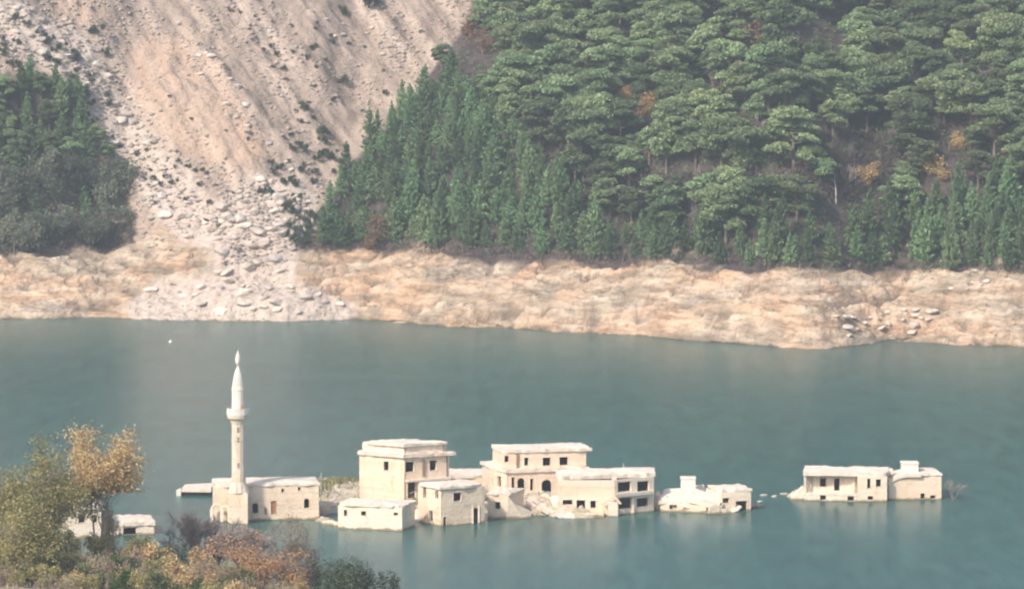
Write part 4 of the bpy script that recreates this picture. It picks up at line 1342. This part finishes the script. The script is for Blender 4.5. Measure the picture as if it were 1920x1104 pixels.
# --- lone house to the right
h = House("house", "long low house standing alone in the water at the right", [(1508, 938), (1663, 940)], 0, 5.5)
zh = z_of(h.P[0].y, 891)
inner = [h.F[0] + Vector((.6, 1.3, 0)), h.F[1] + Vector((-3.4, 1.3, 0)), h.F[2] + Vector((-3.4, -.6, 0)), h.F[3] + Vector((.6, -.6, 0))]
zfl = z_of(h.P[0].y, 924)
pw = [(0, 1543, 904, 11, 16), (0, 1569, 908, 10, 23), (0, 1519, 904, 7, 22)]
h.walls(zh, pw, F=inner, mat='wall_pale')
ext = [inner[1] + Vector((.004, -1.3, 0)), h.F[1], h.F[2] + Vector((0, -.6, 0)), inner[2] + Vector((.004, 0, 0))]
h.walls(zh, [(0, 1629, 906, 6, 18), (0, 1647, 905, 9, 14), (0, 1632, 933, 10, 7)], F=ext, mat='wall_pale')
h.roof(zh + .003, .42, .12, .1, bite=((1, .8),))
podF = [h.F[0] + Vector((0, 0, 0)), ext[0] + Vector((-.008, 0, 0)), inner[1] + Vector((-.008, -.004, 0)), h.F[0] + Vector((0, 1.296, 0))]
h.walls(zfl - .2, [(0, 1543, 932, 11, 9), (0, 1595, 934, 12, 8)], F=podF, mat='wall_pale', surround=False)
h.roof(zfl - .197, .2, .05, 0, F=podF, name="porch_floor", jit=.02)
for px in (1509.5, 1600):
    A = h.loc(at_y(px, 924, h.P[0].y + .25)); mb = MB(); mb.box(A.x - .13, A.x + .13, A.y - .1, A.y + .16, zfl + .006, zh); mb.build("pillar", M['wall_pale'], h.root)
mb = MB(); A = h.loc(at_y(1656, 886, h.P[0].y + 2)); mb.prism([(A.x, A.y), (A.x + 1.1, A.y), (A.x + 1.0, A.y + .9), (A.x + .1, A.y + .9)], A.z - .2, A.z + .5, [A.z + .25, A.z + .5, A.z + .45, A.z + .3])
mb.build("roof_rubble", M['roof'], h.root)
v = House("house", "windowless end house with a square tank block on its roof, right end", [(1666, 937), (1765, 936)], 0, 5.5)
zv = z_of(v.P[0].y, 892)
v.walls(zv - .35, [(0, 1730, 929, 8, 9), (0, 1749, 931, 10, 6)], mat='wall', slope={0: (zv - .45, zv), 2: (zv, zv - .45)})
v.roof(zv + .003, .2, .08, .05, F=[v.F[0].lerp(v.F[1], .62), v.F[1], v.F[2], v.F[3].lerp(v.F[2], .62)], mat='roof', jit=.08)
mb = MB(); A, B = v.loc(v.F[0]), v.loc(v.F[1].lerp(v.F[0], .385))
prof = [(A.x - .1, zv - .75), (A.x + .9, zv - .1), (A.x + 2.0, zv + .15), (B.x, zv + .2)]
for dz in (0, -.3):
    for (x0, z0), (x1, z1) in zip(prof, prof[1:]): mb.face([(x0, A.y - .12, z0 + dz), (x1, A.y - .12, z1 + dz), (x1, A.y + 5.5, z1 + dz), (x0, A.y + 5.5, z0 + dz)])
for (x0, z0), (x1, z1) in zip(prof, prof[1:]):
    for y in (A.y - .12, A.y + 5.5): mb.face([(x0, y, z0), (x1, y, z1), (x1, y, z1 - .3), (x0, y, z0 - .3)])
mb.face([(prof[0][0], A.y - .12, prof[0][1]), (prof[0][0], A.y + 5.5, prof[0][1]), (prof[0][0], A.y + 5.5, prof[0][1] - .3), (prof[0][0], A.y - .12, prof[0][1] - .3)])
mb.build("sagging_roof", M['roof'], v.root)
tk = v.box_on("tank_block", 'white', 1691, 1722, 869, 890, v.P[0].y + 2.2, 1.7)
mb = MB(); A, B = v.loc(at_y(1690, 870, v.P[0].y + 2.1)), v.loc(at_y(1723, 867, v.P[0].y + 2.1)); mb.box(A.x, B.x, A.y, A.y + 1.9, A.z + .003, B.z); mb.build("cap", M['white'], tk)
# rubble ledge at its left foot
mb = MB()
A, B = on_z(1481, 937), on_z(1507, 937)
mb.prism([(A.x, A.y), (B.x, B.y), (B.x, B.y + 2.5), (A.x + .3, A.y + 2)], -1, .5, [.15, 1.45, 1.4, .3])
tag(mb.build("broken_wall", M['wall_pale']), "slanting broken wall at the left foot of the lone right house", "wall", None, "thing")

# --- low broken walls and fallen slabs between the houses
def broken_wall(px0, py0, px1, py1, hts, lab, mat='wall_pale', th=.3):
    A, B = on_z(px0, py0), on_z(px1, py1); r = random.Random(px0 * 7 + px1)
    d = B - A; nn = Vector((-d.y, d.x, 0)).normalized() * th
    n = max(6, int(d.length / .35)); mb = MB(); prev = None
    for k in range(n + 1):
        q = k / n; p = d * q; hh = float(np.interp(q, np.linspace(0, 1, len(hts)), hts)) + r.uniform(-.16, .16)
        p = p + Vector((r.uniform(-.05, .05), r.uniform(-.05, .05), 0))
        cur = [(p.x, p.y, -.9), (p.x, p.y, hh), (p.x + nn.x, p.y + nn.y, hh - .04), (p.x + nn.x, p.y + nn.y, -.9)]
        if prev:
            for j in range(3): mb.face([prev[j], cur[j], cur[j + 1], prev[j + 1]])
        else: mb.face(cur)
        prev = cur
    mb.face(prev)
    o = mb.build("broken_wall", M[mat]); o.location = A
    return tag(o, lab, "wall", None, 'thing')
broken_wall(604, 962, 636, 956, (.5, 1.3, .7, 1.0), "low broken wall joining the mosque to the low front house")
broken_wall(602, 982, 634, 986, (.2, .6, .3), "stub of broken wall at the waterline left of the low front house")
broken_wall(758, 968, 786, 972, (.9, .5, 1.2), "jagged low wall between the low front house and the corner house")
broken_wall(985, 958, 1046, 963, (1.1, .6, 1.2, .8, 1.4), "long jagged wall before the arched doorway, left of the open bays")
broken_wall(1005, 948, 1050, 952, (1.0, 1.5, 1.1, 1.6), "second jagged wall behind the long one before the arched doorway", 'wall')
broken_wall(1226, 955, 1250, 957, (1.6, 2.3, 1.0, 1.8), "broken wall bridging the open bay house and the collapsed house")
broken_wall(1330, 964, 1372, 962, (.7, 1.2, .5, .9), "low jagged wall before the hut's left corner")
broken_wall(640, 925, 676, 930, (.6, 1.0, .5), "short wall in the grass left of the parapet house", 'wall')
broken_wall(843, 950, 786, 953, (.5, 1.0, .7, .4), "low wall at the foot of the parapet house", 'wall')
broken_wall(1410, 952, 1432, 948, (.5, .25, .1), "last low wall stub running into the water right of the hut")
def fallen_slab(px, py, w_, d_, tilt, roll, rz, lab, z=.5, th=.22):
    p = on_z(px, py); r = random.Random(px); mb = MB()
    n = 9; ring = []
    for k in range(n):
        a = 6.283 * k / n + r.uniform(-.2, .2); m_ = 1 / max(abs(math.cos(a)), abs(math.sin(a)))
        ring.append((math.cos(a) * m_ * w_ * .5 * r.uniform(.8, 1.0), math.sin(a) * m_ * d_ * .5 * r.uniform(.8, 1.0)))
    mb.prism(ring, -th / 2, th / 2)
    o = mb.build("fallen_slab", M['roof']); o.location = p + Vector((0, 0, z)); o.rotation_euler = (tilt, roll, rz)
    return tag(o, lab, "slab", None, "thing")
fallen_slab(1252, 952, 3.4, 3.0, .5, -.35, .2, "tilted slab leaning on the left end of the collapsed house", .9)
fallen_slab(1312, 958, 4.0, 2.6, .55, .25, -.1, "wide tilted slab lying along the front of the collapsed house", .75)
fallen_slab(1342, 946, 2.8, 3.0, .4, .5, .3, "steep slab between the collapsed house and the hut", 1.3)
fallen_slab(1278, 956, 3.0, 2.4, .7, -.2, .4, "slab standing steeply before the chimney block", .8)
fallen_slab(1300, 948, 3.2, 2.6, .5, -.45, -.3, "slab sliding off the sagging roof right of the chimney block", 1.5)
fallen_slab(1060, 970, 2.6, 1.8, .4, .15, .2, "slab half sunk at the left foot of the open bay house", .3)
fallen_slab(1048, 955, 2.2, 2.0, .55, .3, -.4, "slab leaning on the left corner of the open bay house", 1.0)
fallen_slab(1372, 958, 2.2, 1.8, .35, -.3, .5, "small slab half under water before the hut", .3)
fallen_slab(1030, 964, 2.6, 2.0, .35, .2, .4, "flat slab lying before the long jagged wall", .45)
fallen_slab(975, 968, 2.4, 1.8, .3, .3, -.3, "slab at the end of the wall sloping into the water", .3)
fallen_slab(768, 975, 2.0, 1.6, .4, -.2, .2, "slab at the waterline between low front house and corner house", .3)
fallen_slab(1142, 958, 2.4, 1.6, .7, .5, .1, "slab propped against the open bay house by its buttress", .8)
fallen_slab(205, 1004, 2.2, 1.8, .4, .2, .2, "broken slab between the half hidden house and its annex", .5)

# --- drowned house behind the near trees
n_ = House("house", "cream house half hidden behind the yellow trees at the lower left", [(126, 1010), (190, 1008)], 0, 6.0)
zn = z_of(n_.P[0].y, 955)
n_.walls(zn, [(0, 153, 971, 12, 17), (0, 178, 972, 9, 14)], mat='wall_pale')
n_.roof(zn, .5, .3, .2, bite=((0, 1.6), (1, 1.0)))
n2 = House("house", "low sunken annex with white roof edge left of the minaret by the bare trees", [(205, 1003), (289, 1001)], 0, 6.0)
zn2 = z_of(n2.P[0].y, 987)
n2.walls(zn2, [(0, 243, 995, 24, 12)], slope={0: (zn2 + .3, zn2 - .1), 2: (zn2 - .1, zn2 + .3)}, mat='wall_pale', surround=False)
n2.roof(zn2 + .05, .38, .15, .2, jit=.1)

# --- drowned flat roof left of the mosque
A, B = on_z(328, 929), on_z(394, 933)
t = thing("sunken_roof", "flat drowned roof slab with a white end left of the mosque", "roof", (A.x, A.y, 0)); t["kind"] = "thing"
mb = MB(); L = B.x - A.x; mb.prism([(.7, 0), (L, -.3), (L, 4.2), (.9, 3.8)], .45, .8, [.75, .85, .95, .85]); mb.build("slab", M['roof'], t)
mb = MB(); mb.prism([(.15, -.05), (.7, -.06), (.7, .6), (.15, .6)], -.6, .95, [.5, .95, .9, .6]); mb.build("white_post", M['white'], t)
mb = MB(); mb.prism([(.72, .5), (L - .1, .3), (L - .1, 4), (1, 3.6)], -1, .44); mb.build("wall", M['mud'], t)  # dark colour stands in for shade under the slab

# poles, frame, buoy, loose stones
def pole_thing(name, segs, px, py, lab, cat, z=0, mat='metal'):
    p = on_z(px, py, z); mb = MB()
    for a_, b_, r0 in segs: mb.tube(a_, b_, r0, r0 * .8, 6)
    o = mb.build(name, M[mat]); o.location = p; return tag(o, lab, cat)
pole_thing("trestle", [((-1.1, 0, 0), (.05, 0, 3.1), .05), ((.05, 0, 3.1), (1.0, 0, .2), .05), ((-.55, 0, 1.5), (.5, 0, 1.5), .04), ((1.3, .4, 0), (1.0, .3, 3.5), .05), ((1.0, .3, 3.5), (2.1, .4, .3), .05)],
           1152, 925, "thin pale pole frame rising behind the house with open bays", "trestle", .4)
pole_thing("pole", [((0, 0, -1), (.1, 0, 4.2), .06), ((.1, 0, 3.6), (-.5, 0, 3.2), .035)], 601, 953, "thin pale pole at the right corner of the mosque", "pole", 0)
bp = on_z(320, 642)
t = thing("buoy", "tiny white float drifting alone on the lake near the far shore", "buoy", (bp.x, bp.y, 0))
mb = MB(); mb.lathe([(.05, -.35), (.42, -.2), (.55, .1), (.45, .4), (.15, .55)], 12); mb.build("float", M['white'], t, True); t.scale = (.6, .6, .6)
mb = MB(); mb.lathe([(.10, .54), (.08, .95), (.02, 1.0)], 8); mb.build("post", M['white'], t)
for px, py, s, lab in ((1432, 928, .9, "small white stone in the water right of the hut"), (1452, 931, .7, "tiny stone in the water midway to the lone house"),
                       (1425, 940, .6, "low flat stone at the waterline near the hut's right corner"), (1470, 926, .8, "pale stone just left of the slanting broken wall")):
    p = on_z(px, py); o = link("stone", ROCKS[(px + py) % 7]); o.location = p + Vector((0, 0, .03)); o.scale = (s * 1.3, s, s * .7); tag(o, lab, "stone")

# bare shrub beside the lone house
def bare_tree_mesh(seed, h, levels=4, spread=.5, rad=.1, nsplit=(2, 4), first=.4, up=.3):
    r = random.Random(seed)
    segs, tips = grow(r, h, levels, spread, first, rad, nsplit, up)
    zmax = max(p.z for p, d in tips); k_ = h / zmax
    return [(a_ * k_, b_ * k_, max(ra, .024), max(rb, .018)) for a_, b_, ra, rb in segs]
def bare_tree(name, p, h, seed, lab, cat, mat='bark_grey', nst=1, wide=1.0, **kw):
    t = thing(name, lab, cat, p)
    allsegs = []
    for k_ in range(nst):
        rr = random.Random(seed + 50 * k_)
        tilt = Matrix.Rotation(rr.uniform(.1, .55) * (nst > 1) * wide, 3, Vector((math.cos(k_ * 2.4 + seed), math.sin(k_ * 2.4 + seed), 0)))
        allsegs += [(tilt @ a_, tilt @ b_, ra, rb) for a_, b_, ra, rb in bare_tree_mesh(seed + k_, h * rr.uniform(.8, 1.0), **kw)]
    thick = [q for q in allsegs if q[2] > .035]; thin = [q for q in allsegs if q[2] <= .035]
    link("trunk", trunk_mesh("trunk", thick), t, M[mat])
    if thin:
        mb = MB()
        for a_, b_, ra, rb in thin: mb.tube(a_, b_, ra, rb, 3)
        link("twig_crown", mb.mesh("twig_crown"), t, M[mat])
    return t
bare_tree("bare_shrub", on_z(1788, 936) + Vector((0, 0, -.2)), 3.0, 3, "bare grey shrub in the water at the right end of the lone house", "shrub", nst=4, levels=2, rad=.05, spread=.45)

# ------------------------------------------------------------------ near shore, lower left
NR = [(-300, 1020), (0, 1035), (100, 1040), (200, 1048), (300, 1058), (400, 1072), (500, 1092), (600, 1110), (700, 1122), (760, 1150), (820, 1200), (2200, 1320)]
nrx = [at_y(px, py, 415).x for px, py in NR]; nrz = [at_y(px, py, 415).z for px, py in NR]
def near_z(x, y):
    x, y = np.asarray(x, float), np.asarray(y, float)
    c_ = np.interp(x, nrx, nrz)
    back = np.maximum(y - 415, 0); fr = np.maximum(415 - y, 0)
    return c_ - back * .42 - .004 * back ** 2 + fr * .03 + .7 * fbm(x * .16, y * .16, 141, 5) + .25 * fbm(x * .7, y * .7, 151, 3)
nxs = np.concatenate([np.arange(-160, -60, 5.0), np.arange(-60, 10, .4), np.arange(10, 160, 5.0)])
nys = np.concatenate([np.arange(150, 370, 6.0), np.arange(370, 470, .5)])
NX, NY = np.meshgrid(nxs, nys); NZ = near_z(NX, NY)
I = np.arange(NX.size).reshape(NX.shape)
me = np_mesh("near_slope", np.stack([NX, NY, NZ], -1).reshape(-1, 3), np.stack([I[:-1, :-1], I[:-1, 1:], I[1:, 1:], I[1:, :-1]], -1).reshape(-1, 4))
me.polygons.foreach_set("use_smooth", np.ones(len(me.polygons), bool))
tag(link("near_slope", me, None, M['near']), kind='structure')
def near_at(px, Y, dz=0.0):
    x = ray(px, 1050).x / ray(px, 1050).y * Y
    return Vector((x, Y, float(near_z(x, Y)) + dz))
def near_tree(name, px, Y, top_py, rx_px, mat, lab, seed, n_leaf=7000, leaf=.22, cat="tree", bark_='bark_grey', **kw):
    p = near_at(px, Y, -.2)
    hgt = z_of(Y, top_py) - p.z
    pr = leafy_tree(seed, hgt, rx_px * Y / F, n_leaf, leaf, **kw)
    t = make_tree(name, pr, M[bark_], M[mat], lab, cat); t.location = p
    return t
near_tree("tree", 15, 408, 828, 80, 'olive', "big olive yellow tree at the left edge in front of the lake", 201, 20000, .27, levels=4, clump=.55, bottom=.02)
near_tree("tree", 98, 416, 815, 44, 'greygreen', "grey olive tree behind the big yellow one", 202, 9000, .27, levels=4, clump=.5, bottom=.3)
near_tree("tree", 180, 413, 868, 24, 'greygreen', "greenish small tree under the golden crown", 210, 2600, .24, levels=3, clump=.4, bottom=.45)
near_tree("tree", 186, 412, 803, 54, 'gold', "tall tree with a golden orange crown left of the minaret", 203, 12500, .27, levels=4, clump=.55, bottom=.52)
near_tree("tree", 70, 405, 930, 44, 'olive', "shorter olive brown tree under the grey olive one", 204, 9000, .25, levels=4, clump=.45, bottom=.02, gaps=.25)
near_tree("tree", 30, 398, 925, 65, 'olive', "tawny bushy tree low at the left edge", 209, 11000, .25, levels=4, clump=.5, bottom=.0)
near_tree("tree", 207, 414, 935, 14, 'gold', "slim straw coloured sapling beside the half hidden house", 205, 1500, .22, levels=3, clump=.3, bottom=.05)
near_tree("tree", 530, 414, 962, 62, 'russet', "russet bare crowned tree in front of the mosque", 206, 4200, .19, levels=4, clump=.4, bottom=.05)
near_tree("tree", 512, 408, 992, 58, 'rust_leaf', "rusty orange bush below the russet tree", 207, 6500, .23, levels=4, clump=.35, bottom=.0)
bare_tree("bare_tree", near_at(372, 418, -.3), z_of(418, 925) - float(near_at(372, 418).z), 311, "bare grey tree with forked branches in front of the minaret foot", "tree", nst=6, rad=.2, levels=4, spread=.5, wide=1.0)
bare_tree("bare_tree", near_at(405, 412, -.3), z_of(412, 985) - float(near_at(405, 412).z), 320, "lower bare grey thicket tree right of the forked one", "tree", nst=6, rad=.12, levels=4, spread=.55, wide=1.2)
bare_tree("bare_tree", near_at(455, 414, -.3), z_of(414, 968) - float(near_at(455, 414).z), 331, "bare brownish tree between the grey ones and the russet tree", "tree", nst=6, rad=.12, levels=4, spread=.5, mat='bark_grey')
def near_shrub(px, Y, top_py, rx_px, mat, lab, seed, n_leaf=1500, leaf=.2, lobes=8, spiky=0.0, base=None):
    p = near_at(px, Y, -.1)
    hgt = max(z_of(Y, top_py) - p.z, .8)
    t = make_tree("shrub", shrub_mesh(seed, hgt, rx_px * Y / F, n_leaf, leaf, lobes, spiky), M['bark_grey'], M[mat], lab, "shrub", None, "stem"); t.location = p
for q in ((655, 408, 1034, 66, 'darkgreen', "rounded dark green bush at the bottom edge on the water side", 401, 7500, .22, 13),
          (597, 411, 1040, 17, 'darkgreen', "narrow dark shrub just left of the rounded dark bush", 402, 700, .2, 6),
          (722, 410, 1062, 28, 'darkgreen', "low dark shrub right of the rounded dark bush", 403, 1100, .2, 7),
          (228, 404, 1040, 40, 'darkgreen', "deep green shrub at the bottom among pale rocks", 404, 2400, .19, 9),
          (292, 411, 1012, 34, 'green', "bright green shrub beside the sunken annex", 405, 2000, .18, 8),
          (330, 413, 1018, 24, 'darkgreen', "small dark shrub left of the bare trees", 406, 1000, .18, 7),
          (345, 400, 1082, 40, 'green', "low bright green bush at the bottom under the bare trees", 407, 1600, .18, 8),
          (115, 406, 985, 40, 'greygreen', "pale grey green shrub in front of the half hidden house", 408, 1900, .2, 9),
          (90, 396, 1060, 50, 'olive', "tawny low shrub at the lower left edge", 409, 2400, .2, 9),
          (30, 394, 1070, 55, 'darkgreen', "dark shrub in the lower left corner", 410, 2200, .2, 9),
          (165, 400, 1040, 45, 'tan', "dry tan bush above the white stone", 411, 1800, .22, 8, 1.5),
          (270, 403, 1050, 45, 'tan', "dry straw bush beside the deep green shrub", 412, 1700, .25, 8, 1.5),
          (400, 404, 1040, 50, 'tan', "pale dry bush at the foot of the bare trees", 413, 1900, .26, 8, 1.5),
          (450, 402, 1062, 48, 'tan', "straw pale bush left of the orange bush", 414, 1800, .26, 8, 1.5),
          (245, 410, 1005, 28, 'olive', "small yellow olive shrub in front of the annex", 415, 1200, .18, 7),
          (560, 403, 1075, 34, 'autumn', "small orange shrub by the narrow dark one", 416, 1500, .18, 7),
          (145, 396, 1085, 40, 'greygreen', "grey green shrub at the very bottom left of the rocks", 417, 1500, .2, 8)):
    near_shrub(*q)
UNDER = {m_: [shrub_mesh(450 + 10 * i + k, 1.6, 1.3, 900, .2, 7, 1.5 if m_ == 'tan' else 0) for k in range(2)] for i, m_ in enumerate(('tan', 'olive', 'green', 'gold'))}
ulab = {'tan': "dry straw coloured bush on the near slope", 'olive': "tawny olive bush on the near slope", 'green': "small green bush on the near slope", 'gold': "small golden bush on the near slope"}
up = {}
for px, py in scatter_px([(-15, 1000), (200, 1020), (330, 1040), (480, 1075), (585, 1100), (585, 1165), (-15, 1165)], 95, R, 22):
    Y = 418 - (py - 1000) * .17
    m_ = R.choice(('tan', 'tan', 'olive', 'olive', 'green', 'gold')); k = R.randrange(2)
    part_ = "at the lower left" if px < 230 else "under the bare and orange trees"
    if (m_, k) not in up:
        o = up[(m_, k)] = make_tree("bush", UNDER[m_][k], M['bark_grey'], M[m_], "x", "bush", None, "stem")
    else: o = copy_tree(up[(m_, k)])
    tag(o, ulab[m_] + " " + part_, "bush", m_ + " bushes " + part_)
    sc_ = R.uniform(.7, 1.5); o.location = near_at(px, Y, -.1); o.scale = (sc_, sc_, sc_ * R.uniform(.8, 1.5)); o.rotation_euler = (0, 0, R.uniform(0, 6.28))
for px, Y, s, lab in ((117, 395, .55, "small bright white stone low among the left shrubs"), (290, 400, 1.6, "large pinkish tan boulder at the bottom under the dry bushes"),
                      (262, 402, 1.2, "tan boulder left of the large pinkish one"), (315, 404, 1.3, "tan boulder behind the large pinkish one"), (300, 409, 1.0, "pale boulder beneath the bright green shrub"),
                      (150, 400, .9, "greyish pink rock right of the white stone"), (185, 399, .8, "pinkish rock beside the deep green shrub"), (345, 406, .9, "tan rock at the foot of the bare trees"),
                      (250, 407, .8, "pale rock above the tan boulder"), (160, 404, .6, "pale stone under the dry tan bush")):
    o = link("boulder", ROCKS[(px * 3) % 7]); o.location = near_at(px, Y, s * .2); o.scale = (s * 1.3, s, s); o.rotation_euler = (0, 0, px); tag(o, lab, "boulder")
g = np.random.RandomState(55)
x = g.uniform(-58, -8, 9000); y = g.uniform(385, 432, 9000); z = near_z(x, y); k_ = z > .3
C = np.stack([x[k_], y[k_], z[k_] + g.uniform(0, .5, k_.sum())], -1); A = np.zeros_like(C); A[:, 2] = 1
V, Q = leaf_quads(C, .6, .10, g, A, .4)
tag(link("dry_grass", np_mesh("dry_grass", V, Q, g.rand(len(Q))), None, M['tan']), kind='stuff')

# ------------------------------------------------------------------ the air over the lake
hm = bpy.data.materials.new("haze_air"); hm.use_nodes = True
t = hm.node_tree; t.nodes.remove(t.nodes["Principled BSDF"])
pv = t.nodes.new("ShaderNodeVolumePrincipled")
pv.inputs["Color"].default_value = (.82, .93, 1.0, 1)
pv.inputs["Density"].default_value = .00031
pv.inputs["Anisotropy"].default_value = .2
t.links.new(pv.outputs[0], t.nodes["Material Output"].inputs["Volume"])
mb = MB(); mb.box(-1700, 1700, -450, 1700, -14, 175)
tag(mb.build("haze", hm), kind='stuff')
